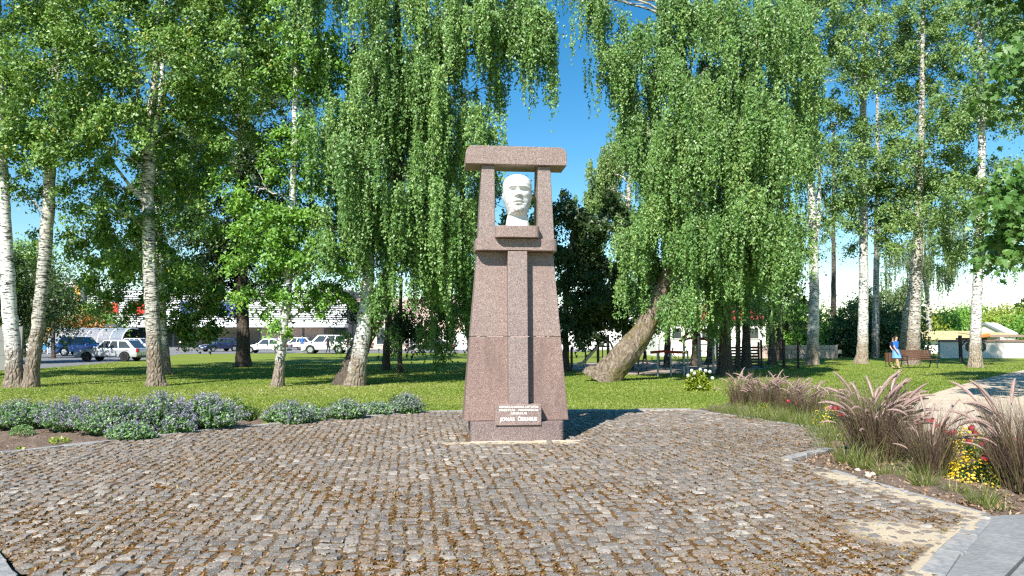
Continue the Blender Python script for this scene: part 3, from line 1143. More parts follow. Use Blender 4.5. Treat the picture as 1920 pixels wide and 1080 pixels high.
class Tree:
    def __init__(s, name, label, cat, seed, base_px, leafm, barkm, group=None, z=LAWN, base=None):
        s.rng = np.random.default_rng(seed)
        s.b = Vector(base) if base is not None else gnd(*base_px, z)
        s.Y = s.b.y
        s.o = thing(name, label, cat, s.b, 0, group)
        s.V, s.T = [], []
        s.leafm, s.barkm = leafm, barkm
        s.paths = []
        s.maple = False
        s.nv = 3
        s.tw = MB()
        s.br = MB()

    def L(s, p):
        return np.array(p) - np.array(s.b)

    def px(s, x, y, dy=0.0):
        return np.array(at(x, y, s.Y + dy))

    def trunk(s, pts, name='trunk', mat=None, n=14, flare=1.35, rough=.06, label=None):
        """pts: (px, py, radius px, dy)"""
        P = [s.px(p[0], p[1], p[3] if len(p) > 3 else 0) for p in pts]
        # the base goes exactly to the ground
        P[0][2] = s.b.z - .12
        rad = [p[2] / F * s.Y for p in pts]
        # resample
        d = np.concatenate([[0], np.cumsum([np.linalg.norm(P[i + 1] - P[i]) for i in range(len(P) - 1)])])
        m = max(10, int(d[-1] / .28))
        tt = np.linspace(0, 1, m) ** 1.25 * d[-1]
        Pa = np.array(P)
        Q = np.stack([np.interp(tt, d, Pa[:, k]) for k in range(3)], -1)
        for _ in range(3):
            Q[1:-1] = Q[1:-1] * .5 + (Q[:-2] + Q[2:]) * .25
        Rr = np.interp(tt, d, rad)
        h = Q[:, 2] - s.b.z
        Rr = Rr * (1 + (flare - 1) * np.exp(-np.maximum(h, 0) / .22))
        Q[1:, 0] += s.rng.normal(0, .012, m - 1)
        s.paths.append((Q, Rr))
        ph = s.rng.uniform(0, 6, 4)
        mb = MB()
        mb.tube([s.L(q) for q in Q], list(Rr), n)
        vs = np.array(mb.v)
        k = np.tile(np.arange(n), m)
        ri = np.repeat(np.arange(m), n)
        an = 2 * PI * k / n
        hh = h[ri]
        rid = (np.sin(3 * an + ph[0] + hh * .4) * .5 + np.sin(5 * an + ph[1] - hh * .7) * .4 + np.sin(2 * an + ph[2] + hh * 1.3) * .4)
        amp = rough * (.35 + 1.6 * np.exp(-np.maximum(hh, 0) / .45))
        cen = (Q - np.array(s.b))[ri]
        vs = cen + (vs - cen) * (1 + amp * rid + s.rng.normal(0, rough * .35, len(vs)))[:, None]
        mb.v = [tuple(p) for p in vs]
        return mb.obj(name, mat or s.barkm, s.o, smooth=True, label=label)

    def tpoint(s, z, k=0):
        Q, Rr = s.paths[k]
        i = int(np.argmin(np.abs(Q[:, 2] - z)))
        return Q[i], Rr[i]

    def limb(s, a, b_, r0, r1=.012, sag=.08, n=8, main=False):
        p = limb_path(a, b_, s.rng, sag, n)
        if main:
            MB().tube([s.L(q) for q in p], list(np.linspace(r0, r1, n)), 7).obj('limb', s.barkm, s.o, smooth=True)
        else:
            s.br.tube([s.L(q) for q in p], list(np.linspace(r0, r1, n)), 5)
        return p

    def limbpx(s, pts, r0, r1=.012, dy=None):
        P = [s.px(p[0], p[1], p[2] if len(p) > 2 else 0) for p in pts]
        MB().tube([s.L(q) for q in P], list(np.linspace(r0, r1, len(P))), 8).obj('limb', s.barkm, s.o, smooth=True)

    def lobe(s, x, y, rx, rz, dy=0.0, ry=None, kind='hang', k=0, join=True, sub=4, **kw):
        """ellipsoid of foliage; x, y, rx, rz in photo pixels at this tree's distance"""
        Y = s.Y + dy
        c = np.array(at(x, y, Y))
        sc = Y / F
        r = np.array([rx * sc, (ry if ry is not None else max(.8, min(rx, rz) * sc)), rz * sc])
        f = hang_lobe if kind == 'hang' else cloud_lobe
        V, T, st = f(s.rng, c, r, **kw)
        if s.maple:
            Cn = V.reshape(-1, 3, 3).mean(1)
            n = len(Cn)
            U = norm(s.rng.normal(0, .5, (n, 3)) + (0, -.3, -.8))
            W = norm(np.cross(U, norm(s.rng.normal(0, .5, (n, 3)) + (-.3, -.7, .5))))
            V, fc = maple_leaves(Cn, U, W, kw['leaf'], s.rng)
            T = np.repeat(T.reshape(-1, 3)[:, 0], fc.shape[1])
            s.nv = fc.shape[1]
        s.V.append(V)
        s.T.append(T)
        if join and s.paths:
            tp, tr = s.tpoint(c[2] - .35 * np.linalg.norm(c[:2] - s.paths[k][0][0, :2]) - .3, k)
            e = c + s.rng.normal(0, .2, 3) * r
            L = np.linalg.norm(e - tp)
            p = s.limb(tp, e, min(tr * .55, .018 + .014 * L), .014, .10, main=True)
            for _ in range(sub):
                q0 = p[s.rng.integers(3, 7)]
                q1 = c + norm(s.rng.standard_normal(3)) * r * s.rng.uniform(.5, .95)
                s.limb(q0, q1, .017, .006, .06, 6)
        if st is not None:
            p0, th, reach, Ls = st
            pick = s.rng.permutation(len(p0))[:max(6, len(p0) // 9)]
            for i in pick:
                w_ = .005
                P = []
                for f_ in (0, .4, 1):
                    q = f_ * Ls[i]
                    h = reach[i] * (1 - math.exp(-q / .35))
                    P.append(s.L((p0[i, 0] + math.cos(th[i]) * h, p0[i, 1] + math.sin(th[i]) * h, p0[i, 2] - q)))
                s.tw.tube(P, [w_, w_ * .8, w_ * .4], 3, cap=False)
        return s

    def done(s, crown='crown'):
        if s.V:
            V = np.concatenate(s.V) - np.array(s.b)
            T = np.concatenate(s.T)
            link(crown, mesh_np(crown, V, [np.arange(len(V)).reshape(-1, s.nv)], s.leafm, tint=T), s.o)
        if s.br.v: s.br.obj('small_branches', s.barkm, s.o, smooth=True)['kind'] = 'stuff'
        if s.tw.v: s.tw.obj('hanging_twigs', M['twig'], s.o)['kind'] = 'stuff'
        return s.o


GB = 'birches standing on the lawn behind the monument'
H_ = dict(kind='hang')
C_ = dict(kind='cloud')
LF = .10

# --- far left pair
t = Tree('birch_tree', 'white birch with rough base at the far left edge, beside a leaning trunk', 'tree', 101, (30, 726), M['leaf_birch'], M['bark_mid'], GB)
t.trunk([(28, 728, 15.5), (24, 660, 13.5), (18, 580, 13), (12, 480, 11.5), (6, 350, 10), (1, 220, 9), (-4, 60, 7), (-8, -160, 5)], mat=M['bark_white'])
t.lobe(20, 60, 110, 120, 0, 2.0, nclump=95, per=120, cr=.5, leaf=LF, **C_)
t.lobe(-70, 200, 90, 130, .5, 2.0, nclump=60, per=130, cr=.5, leaf=LF, **C_)
t.lobe(30, -120, 150, 120, 0, 2.2, nclump=60, per=110, cr=.6, leaf=.17, **C_)
t.lobe(10, -290, 120, 110, 0, 2.2, nclump=45, per=100, cr=.7, leaf=.22, **C_)
t.lobe(40, 250, 60, 70, -.8, 1.0, nclump=24, per=110, cr=.4, leaf=LF, **C_)
t.lobe(70, 170, 90, 90, 1.2, 1.8, nclump=60, per=110, cr=.5, leaf=.12, **C_)
t.lobe(12, 360, 22, 60, .5, .7, nclump=10, per=60, cr=.3, leaf=LF, sub=2, **C_)
t.done()
t = Tree('birch_tree', 'birch with dark cracked bark leaning right beside the white trunk at far left', 'tree', 102, (62, 726), M['leaf_birch'], M['bark_mid'], GB)
t.trunk([(56, 727, 12.5), (62, 680, 12), (71, 610, 11.5), (80, 530, 11), (87, 440, 11), (94, 330, 10), (100, 230, 8), (108, 100, 6), (112, -100, 4)])
t.lobe(120, 120, 80, 130, -.6, 1.9, nclump=95, per=125, cr=.5, leaf=LF, **C_)
t.lobe(100, 240, 75, 60, -.9, 1.4, nclump=48, per=130, cr=.42, leaf=LF, **C_)
t.lobe(170, 20, 100, 110, .6, 2.0, nclump=70, per=140, cr=.5, leaf=LF, **C_)
t.lobe(60, 380, 55, 60, 1.0, 1.0, nclump=14, per=90, cr=.4, leaf=LF, sub=2, **C_)
t.lobe(120, -130, 130, 110, 0, 2.2, nclump=50, per=110, cr=.6, leaf=.17, **C_)
t.lobe(140, -290, 120, 110, .5, 2.2, nclump=45, per=100, cr=.7, leaf=.22, **C_)
t.done()

t = Tree('birch_tree', 'birch crown cut by the left photo edge, its trunk beyond the frame', 'tree', 109, None, M['leaf_birch'], M['bark_mid'], GB, base=(-23.0, 25.5, LAWN))
t.trunk([(-300, 735, 14), (-298, 600, 12), (-294, 400, 10), (-290, 200, 8), (-288, 0, 6), (-286, -160, 4)])
for lx_, ly_, lrx, lrz, ln_ in ((-180, 120, 150, 130, 90), (-330, 100, 150, 130, 70), (-120, 250, 110, 70, 45), (-280, 280, 120, 70, 45), (-260, -100, 200, 120, 80), (-260, -280, 170, 110, 55)):
    t.lobe(lx_, ly_, lrx, lrz, .5, 2.4, nclump=ln_, per=100, cr=.6, leaf=.16, **C_)
t.done()

# --- big birch left of centre with forked top
t = Tree('birch_tree', 'stout birch with pale trunk forking high, its base pale brown, behind the catmint', 'tree', 103, (293, 724), M['leaf_birch'], M['bark_mid'], GB)
t.trunk([(293, 726, 15.5), (290, 670, 14), (287, 600, 13), (281, 520, 12), (279, 420, 11.5), (278, 320, 11), (277, 268, 11), (284, 215, 8), (293, 120, 6.5), (300, 0, 5), (304, -140, 3.5)])
t.limbpx([(277, 275), (266, 225, .1), (258, 165, .2), (250, 90, .3)], .11, .05)
t.limbpx([(278, 280), (296, 215, -.2), (312, 165, -.3), (335, 118, -.5), (352, 100, -.6)], .10, .035)
t.limbpx([(276, 385), (245, 350, -.3), (215, 310, -.7), (190, 255, -1.0)], .07, .02)
t.limbpx([(276, 365), (230, 352, -.4), (185, 348, -.8)], .05, .015)
t.lobe(260, 110, 130, 130, -.9, 1.7, nclump=130, per=125, cr=.5, leaf=LF, **C_)
t.lobe(400, 110, 110, 110, -.4, 1.8, nclump=95, per=125, cr=.5, leaf=LF, **C_)
t.lobe(190, 250, 85, 75, -1.2, 1.3, nclump=62, per=140, cr=.42, leaf=LF, **C_)
t.lobe(380, 240, 95, 70, .8, 1.5, nclump=55, per=150, cr=.45, leaf=LF, **C_)
t.lobe(175, 375, 75, 55, -.3, 1.3, nclump=36, per=130, cr=.42, leaf=LF, **C_)
t.lobe(300, -110, 190, 110, 0, 2.4, nclump=80, per=110, cr=.6, leaf=.16, **C_)
t.lobe(320, -290, 170, 120, 0, 2.4, nclump=65, per=100, cr=.7, leaf=.22, **C_)
t.lobe(330, 20, 120, 90, 1.0, 1.8, nclump=60, per=110, cr=.5, leaf=.12, **C_)
t.lobe(460, 60, 80, 110, .6, 1.6, nclump=60, per=110, cr=.5, leaf=.12, **C_)
t.lobe(335, 420, 70, 110, 1.2, 1.3, nclump=60, per=140, cr=.45, leaf=LF, **C_)
t.lobe(215, 450, 70, 60, 1.0, 1.2, nclump=40, per=120, cr=.4, leaf=LF, **C_)
t.done()
t = Tree('birch_tree', 'slender pale birch close behind the stout forked birch', 'tree', 104, (313, 701), M['leaf_birch'], M['bark_white'], GB)
t.trunk([(313, 703, 9), (309, 660, 7.5), (303, 580, 7), (299, 470, 6.5), (297, 360, 6), (300, 240, 5), (305, 100, 4), (310, -60, 3)])
t.lobe(330, 300, 80, 90, 0, 1.8, nclump=60, per=120, cr=.55, leaf=.15, **C_)
t.lobe(240, 500, 85, 60, .5, 1.6, nclump=55, per=120, cr=.45, leaf=.15, **C_)
t.lobe(350, 560, 70, 55, .5, 1.4, nclump=46, per=110, cr=.45, leaf=.15, **C_)
t.lobe(345, 600, 45, 30, 0, 1.1, nclump=20, per=100, cr=.4, leaf=.15, **C_)
t.lobe(235, 560, 60, 35, .5, 1.2, nclump=26, per=100, cr=.4, leaf=.11, sub=3, **C_)
t.done()

# --- shaded trees further back on the left
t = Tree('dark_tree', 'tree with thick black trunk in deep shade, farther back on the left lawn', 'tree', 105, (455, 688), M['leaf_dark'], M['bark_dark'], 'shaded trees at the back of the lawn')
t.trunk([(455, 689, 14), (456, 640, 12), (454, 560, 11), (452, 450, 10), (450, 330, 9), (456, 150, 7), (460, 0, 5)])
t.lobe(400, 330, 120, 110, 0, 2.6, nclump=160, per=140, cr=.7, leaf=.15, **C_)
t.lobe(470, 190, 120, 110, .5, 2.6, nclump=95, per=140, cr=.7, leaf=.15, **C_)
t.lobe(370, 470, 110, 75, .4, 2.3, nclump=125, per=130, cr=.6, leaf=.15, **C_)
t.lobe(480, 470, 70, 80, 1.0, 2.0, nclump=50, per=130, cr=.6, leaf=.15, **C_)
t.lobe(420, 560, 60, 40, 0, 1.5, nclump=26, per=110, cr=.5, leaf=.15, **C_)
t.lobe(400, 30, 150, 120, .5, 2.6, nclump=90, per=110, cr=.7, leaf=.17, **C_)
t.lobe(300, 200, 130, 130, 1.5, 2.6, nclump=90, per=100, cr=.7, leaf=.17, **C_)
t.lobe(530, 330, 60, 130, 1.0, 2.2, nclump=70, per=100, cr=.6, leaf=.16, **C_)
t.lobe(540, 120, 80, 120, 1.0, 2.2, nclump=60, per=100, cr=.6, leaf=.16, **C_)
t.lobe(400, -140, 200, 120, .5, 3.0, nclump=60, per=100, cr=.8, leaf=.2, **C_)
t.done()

# --- slim birch with fresh low foliage
t = Tree('birch_tree', 'slim pale birch leaning slightly right with fresh green low foliage', 'tree', 106, (520, 725), M['leaf_fresh'], M['bark_mid'], GB)
t.trunk([(519, 727, 11.5), (525, 680, 9), (533, 610, 8), (540, 540, 7.5), (545, 460, 6.5), (549, 360, 6), (553, 230, 5), (557, 60, 4), (560, -120, 3)], mat=M['bark_white'])
FR = dict(kind='cloud', leaf=.11, aspect=.85)
t.lobe(500, 425, 55, 45, -.7, 1.0, nclump=34, per=85, cr=.36, **FR)
t.lobe(590, 495, 55, 55, -.6, 1.0, nclump=38, per=85, cr=.36, **FR)
t.lobe(545, 400, 55, 35, -.2, .9, nclump=24, per=85, cr=.36, **FR)
t.lobe(490, 500, 50, 60, -.4, .9, nclump=34, per=85, cr=.36, **FR)
t.lobe(520, 570, 45, 40, -.3, .8, nclump=22, per=75, cr=.33, **FR)
t.lobe(610, 560, 40, 30, 0, .8, nclump=16, per=70, cr=.33, sub=2, **FR)
t.lobe(470, 340, 60, 50, .3, 1.0, nclump=30, per=85, cr=.38, **FR)
t.lobe(560, 290, 55, 90, .0, 1.0, nclump=36, per=85, cr=.38, **FR)
t.lobe(560, -130, 90, 120, .0, 1.6, nclump=45, per=100, cr=.6, leaf=.19, **C_)
t.lobe(560, 90, 70, 110, .0, 1.2, nclump=46, per=100, cr=.42, **FR)
t.done()

# --- double trunked weeping birch
t = Tree('weeping_birch_tree', 'weeping birch with a white trunk and a thick brown trunk joined at the base', 'tree', 107, (655, 722), M['leaf_weep'], M['bark_mid'], GB)
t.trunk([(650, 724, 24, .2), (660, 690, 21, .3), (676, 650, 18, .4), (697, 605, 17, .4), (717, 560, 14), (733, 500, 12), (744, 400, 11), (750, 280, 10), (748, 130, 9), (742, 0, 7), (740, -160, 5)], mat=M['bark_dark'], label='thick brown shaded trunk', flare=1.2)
t.trunk([(665, 724, 17, -.35), (671, 680, 15.5, -.4), (681, 620, 13.5, -.4), (688, 560, 12, -.4), (692, 480, 11, -.3), (695, 380, 9.5), (697, 250, 8), (699, 120, 7), (703, -20, 5.5), (706, -160, 4)], mat=M['bark_white'], label='white trunk', flare=1.25)
W_ = dict(kind='hang', leaf=.088, per=10, dens=1.15)
t.lobe(650, 40, 110, 100, -.8, 1.8, nclump=100, L=(.8, 2.4), **W_)
t.lobe(780, 40, 100, 110, -.6, 1.8, nclump=120, L=(.8, 2.4), **W_)
t.lobe(880, 30, 90, 80, -.5, 1.7, nclump=130, L=(.8, 2.2), **W_)
t.lobe(650, 250, 85, 70, -1.3, 1.4, nclump=110, L=(.7, 2.4), k=1, **W_)
t.lobe(760, 230, 70, 80, .9, 1.4, nclump=75, L=(.8, 2.4), **W_)
t.lobe(850, 210, 80, 60, -.4, 1.5, nclump=115, L=(.8, 2.6), **W_)
t.lobe(630, 420, 55, 60, -1.0, 1.1, nclump=55, L=(.6, 1.8), k=1, **W_)
t.lobe(740, 380, 50, 55, -.9, 1.0, nclump=55, L=(.8, 2.4), **W_)
t.lobe(840, 390, 55, 50, -.5, 1.1, nclump=65, L=(.8, 2.6), **W_)
t.lobe(700, 150, 60, 90, -1.4, 1.1, nclump=60, L=(.9, 2.6), **W_)
t.lobe(810, 130, 60, 90, -1.1, 1.1, nclump=60, L=(.9, 2.6), **W_)
t.lobe(690, 340, 45, 70, -1.4, 1.0, nclump=45, L=(.8, 2.4), k=1, **W_)
t.lobe(800, 320, 45, 80, -.8, 1.0, nclump=50, L=(.9, 2.8), **W_)
t.lobe(795, 470, 45, 50, .3, .9, nclump=40, L=(.8, 2.0), **W_)
t.lobe(740, 530, 40, 30, -.6, .7, nclump=16, L=(.6, 1.5), **W_)
t.lobe(960, 10, 45, 40, -.8, 1.1, nclump=36, L=(1.0, 2.4), **W_)
t.lobe(1012, 10, 42, 38, -.6, 1.0, nclump=34, L=(1.2, 2.6), **W_)
t.lobe(1034, 40, 12, 20, -.5, .3, nclump=7, L=(2.4, 3.6), sub=1, run=.4, **W_)
t.lobe(985, 60, 22, 26, -.5, .4, nclump=10, L=(1.4, 2.6), sub=1, run=.5, **W_)
t.lobe(1010, 20, 26, 20, -.5, .4, nclump=8, L=(1.2, 2.6), sub=1, run=.6, **W_)
t.lobe(930, 150, 20, 50, -.2, .6, nclump=12, L=(.8, 1.6), sub=1, **W_)
t.lobe(700, -130, 230, 110, 0, 2.6, nclump=110, L=(.8, 2.2), **W_)
t.lobe(930, -110, 130, 80, -.4, 2.0, nclump=60, L=(.8, 2.2), **W_)
t.lobe(730, -290, 190, 110, 0, 2.6, nclump=60, per=100, cr=.7, leaf=.22, **C_)
t.lobe(700, 620, 60, 16, 1.2, .8, nclump=10, L=(.3, .8), sub=1, **W_)
t.done()
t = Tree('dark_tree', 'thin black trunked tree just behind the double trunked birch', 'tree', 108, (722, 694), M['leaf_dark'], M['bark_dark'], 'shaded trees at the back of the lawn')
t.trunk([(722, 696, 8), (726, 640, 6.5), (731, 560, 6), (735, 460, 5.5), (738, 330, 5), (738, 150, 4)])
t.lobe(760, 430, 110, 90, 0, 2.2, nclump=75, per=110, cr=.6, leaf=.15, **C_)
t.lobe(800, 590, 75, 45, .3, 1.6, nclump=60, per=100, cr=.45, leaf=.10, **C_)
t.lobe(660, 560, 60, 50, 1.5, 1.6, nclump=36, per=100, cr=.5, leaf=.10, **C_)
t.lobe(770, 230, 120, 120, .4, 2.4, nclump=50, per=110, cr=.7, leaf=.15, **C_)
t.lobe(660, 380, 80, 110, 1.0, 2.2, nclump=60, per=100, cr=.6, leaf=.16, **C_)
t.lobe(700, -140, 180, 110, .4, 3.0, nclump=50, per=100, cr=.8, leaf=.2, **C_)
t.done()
t = Tree('young_tree', 'young thin stemmed tree with small drooping crown between birch and monument', 'tree', 109, (749, 699), M['leaf_dark'], M['bark_dark'], 'shaded trees at the back of the lawn')
t.trunk([(749, 701, 5), (750, 660, 4.2), (751, 600, 3.6), (752, 520, 3)], n=8)
t.lobe(752, 590, 34, 40, 0, .8, nclump=26, per=8, L=(.5, 1.4), leaf=.10, **H_)
t.done()
t = Tree('weeping_birch_tree', 'weeping birch hidden behind the monument, leafy curtains falling beside its left edge', 'tree', 110, (890, 704), M['leaf_weep'], M['bark_dark'], GB)
t.trunk([(890, 706, 10), (884, 640, 8.5), (874, 580, 7.5), (868, 500, 7), (866, 400, 6), (868, 250, 5)])
t.lobe(850, 470, 42, 50, -1.2, 1.0, nclump=55, per=9, L=(.9, 2.6), leaf=.10, **H_)
t.lobe(828, 570, 40, 40, -1.5, .8, nclump=26, per=8, L=(.8, 1.9), leaf=.10, **H_)
t.lobe(870, 330, 60, 80, -.3, 1.3, nclump=60, per=9, L=(.9, 2.2), leaf=.10, **H_)
t.lobe(855, 610, 26, 26, -1.4, .6, nclump=12, per=7, L=(.6, 1.3), leaf=.08, sub=2, **H_)
t.lobe(940, 390, 60, 70, .6, 1.3, nclump=40, per=110, cr=.45, leaf=.12, **C_)
t.done()

# --- right of the monument
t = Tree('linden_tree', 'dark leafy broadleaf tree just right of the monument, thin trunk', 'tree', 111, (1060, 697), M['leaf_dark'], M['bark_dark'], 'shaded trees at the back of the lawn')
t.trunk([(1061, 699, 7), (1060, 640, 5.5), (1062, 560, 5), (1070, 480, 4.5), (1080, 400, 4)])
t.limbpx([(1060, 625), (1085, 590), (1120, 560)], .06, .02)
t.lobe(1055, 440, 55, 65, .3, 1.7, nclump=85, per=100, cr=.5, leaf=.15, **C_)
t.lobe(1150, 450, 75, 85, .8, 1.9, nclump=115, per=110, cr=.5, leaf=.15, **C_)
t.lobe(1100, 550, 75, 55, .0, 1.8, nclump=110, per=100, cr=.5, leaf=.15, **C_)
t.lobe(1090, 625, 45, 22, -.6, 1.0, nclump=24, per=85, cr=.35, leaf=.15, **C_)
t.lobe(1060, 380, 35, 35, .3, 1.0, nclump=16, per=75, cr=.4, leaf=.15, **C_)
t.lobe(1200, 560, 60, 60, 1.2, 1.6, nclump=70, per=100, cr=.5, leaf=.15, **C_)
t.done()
W_['dens'] = 1.3
t = Tree('weeping_birch_tree', 'huge old weeping birch with thick ridged trunk leaning far to the right', 'tree', 112, (1138, 714), M['leaf_weep'], M['bark_mid'], GB)
t.trunk([(1130, 718, 27), (1143, 702, 25), (1164, 675, 24), (1186, 648, 23), (1207, 622, 19), (1228, 580, 14), (1256, 505, 12), (1274, 400, 12), (1279, 280, 10.5), (1280, 140, 9), (1276, 0, 7), (1272, -160, 5)], n=36, flare=1.45, rough=.13, mat=M['bark_old'])
t.lobe(1200, 90, 75, 90, -.4, 1.7, nclump=110, L=(.8, 2.2), **W_)
t.lobe(1330, 60, 110, 100, -.8, 2.0, nclump=100, L=(.8, 2.3), **W_)
t.lobe(1440, 60, 90, 100, -.6, 2.0, nclump=130, L=(.8, 2.3), **W_)
t.lobe(1215, 260, 70, 80, -.4, 1.6, nclump=105, L=(.8, 2.2), **W_)
t.lobe(1330, 260, 95, 80, -1.0, 1.8, nclump=135, L=(.8, 2.4), **W_)
t.lobe(1430, 260, 75, 90, -.6, 1.7, nclump=115, L=(.8, 2.4), **W_)
t.lobe(1225, 420, 65, 60, -.2, 1.4, nclump=95, L=(.7, 1.8), **W_)
t.lobe(1310, 430, 60, 60, -.9, 1.3, nclump=75, L=(.8, 2.2), **W_)
t.lobe(1400, 430, 70, 60, -.6, 1.5, nclump=90, L=(.8, 2.3), **W_)
t.lobe(1215, 520, 60, 45, .7, 1.1, nclump=70, L=(.6, 1.4), **W_)
t.lobe(1290, 545, 40, 40, -.9, 1.0, nclump=36, L=(.6, 1.6), **W_)
t.lobe(1460, 430, 40, 60, .2, 1.1, nclump=40, L=(.8, 2.2), **W_)
t.lobe(1130, 0, 40, 30, -.8, 1.0, nclump=26, L=(.7, 1.6), **W_)
t.lobe(1110, 0, 18, 14, -.8, .4, nclump=7, L=(1.2, 2.4), sub=1, run=.5, **W_)
t.lobe(1138, 70, 18, 16, -.8, .4, nclump=10, L=(.6, 1.3), sub=1, **W_)
t.lobe(1085, -10, 30, 24, -.6, .8, nclump=12, L=(.6, 1.2), **W_)
t.lobe(1180, 150, 25, 50, -.5, .7, nclump=16, L=(.6, 1.2), sub=2, **W_)
t.lobe(1270, 170, 60, 90, -1.3, 1.2, nclump=60, L=(.9, 2.6), **W_)
t.lobe(1385, 170, 60, 90, -1.3, 1.2, nclump=60, L=(.9, 2.6), **W_)
t.lobe(1250, 345, 50, 70, -1.4, 1.1, nclump=55, L=(.7, 2.0), **W_)
t.lobe(1365, 350, 50, 80, -1.3, 1.1, nclump=60, L=(.9, 2.6), **W_)
t.lobe(1480, 200, 45, 120, -.2, 1.2, nclump=60, L=(.9, 2.6), **W_)
t.lobe(1285, 0, 60, 50, -1.0, 1.1, nclump=50, L=(.9, 2.0), **W_)
t.lobe(1320, -290, 180, 110, 0, 2.6, nclump=55, per=100, cr=.7, leaf=.22, **C_)
t.lobe(1330, -130, 240, 100, 0, 2.6, nclump=80, L=(.8, 2.2), **W_)
t.done()
t = Tree('birch_tree', 'pale green birch behind the huge weeping one, its crown showing at the sky gap', 'tree', 113, (1172, 690), M['leaf_airy'], M['bark_mid'], GB)
t.trunk([(1172, 692, 7), (1172, 620, 6), (1174, 500, 5), (1180, 350, 4), (1190, 200, 3)])
t.lobe(1160, 320, 65, 60, 2.0, 1.6, nclump=100, per=9, L=(.7, 1.9), leaf=.10, **H_)
t.lobe(1120, 350, 42, 50, 2.0, 1.4, nclump=60, per=9, L=(.6, 1.6), leaf=.10, **H_)
t.lobe(1190, 240, 55, 40, 2.0, 1.4, nclump=50, per=9, L=(.7, 1.8), leaf=.10, **H_)
t.lobe(1160, 470, 65, 60, 2.0, 1.4, nclump=46, per=8, L=(.7, 1.8), leaf=.10, **H_)
t.done()

# --- row of dark trunks under the curtains
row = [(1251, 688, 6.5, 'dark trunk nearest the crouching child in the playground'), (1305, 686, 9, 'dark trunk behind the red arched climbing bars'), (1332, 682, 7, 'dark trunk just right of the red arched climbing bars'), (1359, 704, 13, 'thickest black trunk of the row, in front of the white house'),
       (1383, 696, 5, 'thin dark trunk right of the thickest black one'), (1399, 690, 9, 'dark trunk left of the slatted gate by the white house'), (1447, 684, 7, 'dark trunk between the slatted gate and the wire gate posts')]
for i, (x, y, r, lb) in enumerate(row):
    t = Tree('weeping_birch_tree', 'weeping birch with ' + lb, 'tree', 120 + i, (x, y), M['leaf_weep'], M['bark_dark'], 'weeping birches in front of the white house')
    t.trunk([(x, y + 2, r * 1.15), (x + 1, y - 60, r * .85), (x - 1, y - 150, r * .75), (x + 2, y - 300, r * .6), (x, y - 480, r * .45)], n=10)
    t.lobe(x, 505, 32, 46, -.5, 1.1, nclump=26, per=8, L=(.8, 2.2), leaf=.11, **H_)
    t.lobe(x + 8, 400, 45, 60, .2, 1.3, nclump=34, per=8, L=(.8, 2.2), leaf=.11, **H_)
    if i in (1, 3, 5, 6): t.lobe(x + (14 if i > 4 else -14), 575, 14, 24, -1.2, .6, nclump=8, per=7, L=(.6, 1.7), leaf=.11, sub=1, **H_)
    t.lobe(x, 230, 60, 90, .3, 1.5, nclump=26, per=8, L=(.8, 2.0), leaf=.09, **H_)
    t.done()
t = Tree('dark_tree', 'dense dark tree mass at the right end of the weeping birch row', 'tree', 131, (1462, 676), M['leaf_dark'], M['bark_dark'], 'shaded trees at the back of the lawn')
t.trunk([(1462, 678, 7), (1462, 600, 6), (1464, 480, 5), (1466, 350, 4)])
t.lobe(1462, 560, 42, 60, 0, 1.7, nclump=50, per=100, cr=.5, leaf=.15, **C_)
t.lobe(1462, 460, 45, 70, 0, 1.7, nclump=40, per=100, cr=.5, leaf=.15, **C_)
t.done()

# --- airy birches on the right
A_ = dict(kind='cloud', leaf=.13, aspect=.8)
GR = 'white birches standing on the right lawn'
t = Tree('birch_tree', 'white birch with mossy base nearest the wire gate, twin stems high up', 'tree', 141, (1524, 684), M['leaf_airy'], M['bark_clean'], GR)
t.trunk([(1522, 688, 12), (1524, 650, 10.5), (1527, 560, 9), (1525, 450, 8), (1520, 330, 7), (1517, 220, 6), (1513, 100, 4.5), (1510, -60, 3)])
t.limbpx([(1526, 470), (1535, 410), (1537, 340), (1535, 250)], .16, .07)
for x, y, rx, rz, n in ((1520, 60, 70, 80, 60), (1570, 150, 60, 60, 40), (1490, 230, 40, 60, 26), (1560, 300, 60, 45, 30), (1540, 400, 55, 30, 18), (1540, -90, 110, 70, 40), (1585, 30, 60, 70, 34)):
    t.lobe(x, y, rx * 1.15, rz * 1.1, 0, 1.9, nclump=int(n * 2.3), per=78, cr=.55, **A_)
t.lobe(1490, 90, 35, 60, -1.0, 1.2, nclump=26, per=8, L=(.9, 2.2), leaf=.11, **H_)
t.done()
t = Tree('birch_tree', 'white birch with clean straight trunk and pale forked limbs, second from the wire gate', 'tree', 142, (1617, 682), M['leaf_airy'], M['bark_clean'], GR)
t.trunk([(1616, 686, 11), (1618, 640, 9.5), (1619, 560, 8.5), (1619, 440, 7.5), (1618, 320, 6.5), (1618, 220, 6), (1621, 100, 4.5), (1622, -60, 3)])
t.limbpx([(1619, 200), (1606, 160), (1596, 110)], .09, .03)
t.limbpx([(1619, 190), (1640, 140), (1652, 80), (1662, 10)], .10, .035)
t.limbpx([(1619, 290), (1640, 262)], .06, .02)
for x, y, rx, rz, n in ((1630, 60, 80, 80, 56), (1690, 130, 55, 50, 34), (1575, 240, 45, 50, 24), (1660, 250, 65, 50, 36), (1650, 370, 55, 40, 44), (1585, 350, 40, 40, 22), (1640, -90, 110, 70, 40), (1640, 440, 45, 30, 16)):
    t.lobe(x, y, rx * 1.15, rz * 1.1, 0, 1.9, nclump=int(n * 2.3), per=78, cr=.55, **A_)
t.done()
t = Tree('birch_tree', 'white birch with speckled trunk standing before the bench', 'tree', 143, (1711, 684), M['leaf_airy'], M['bark_clean'], GR)
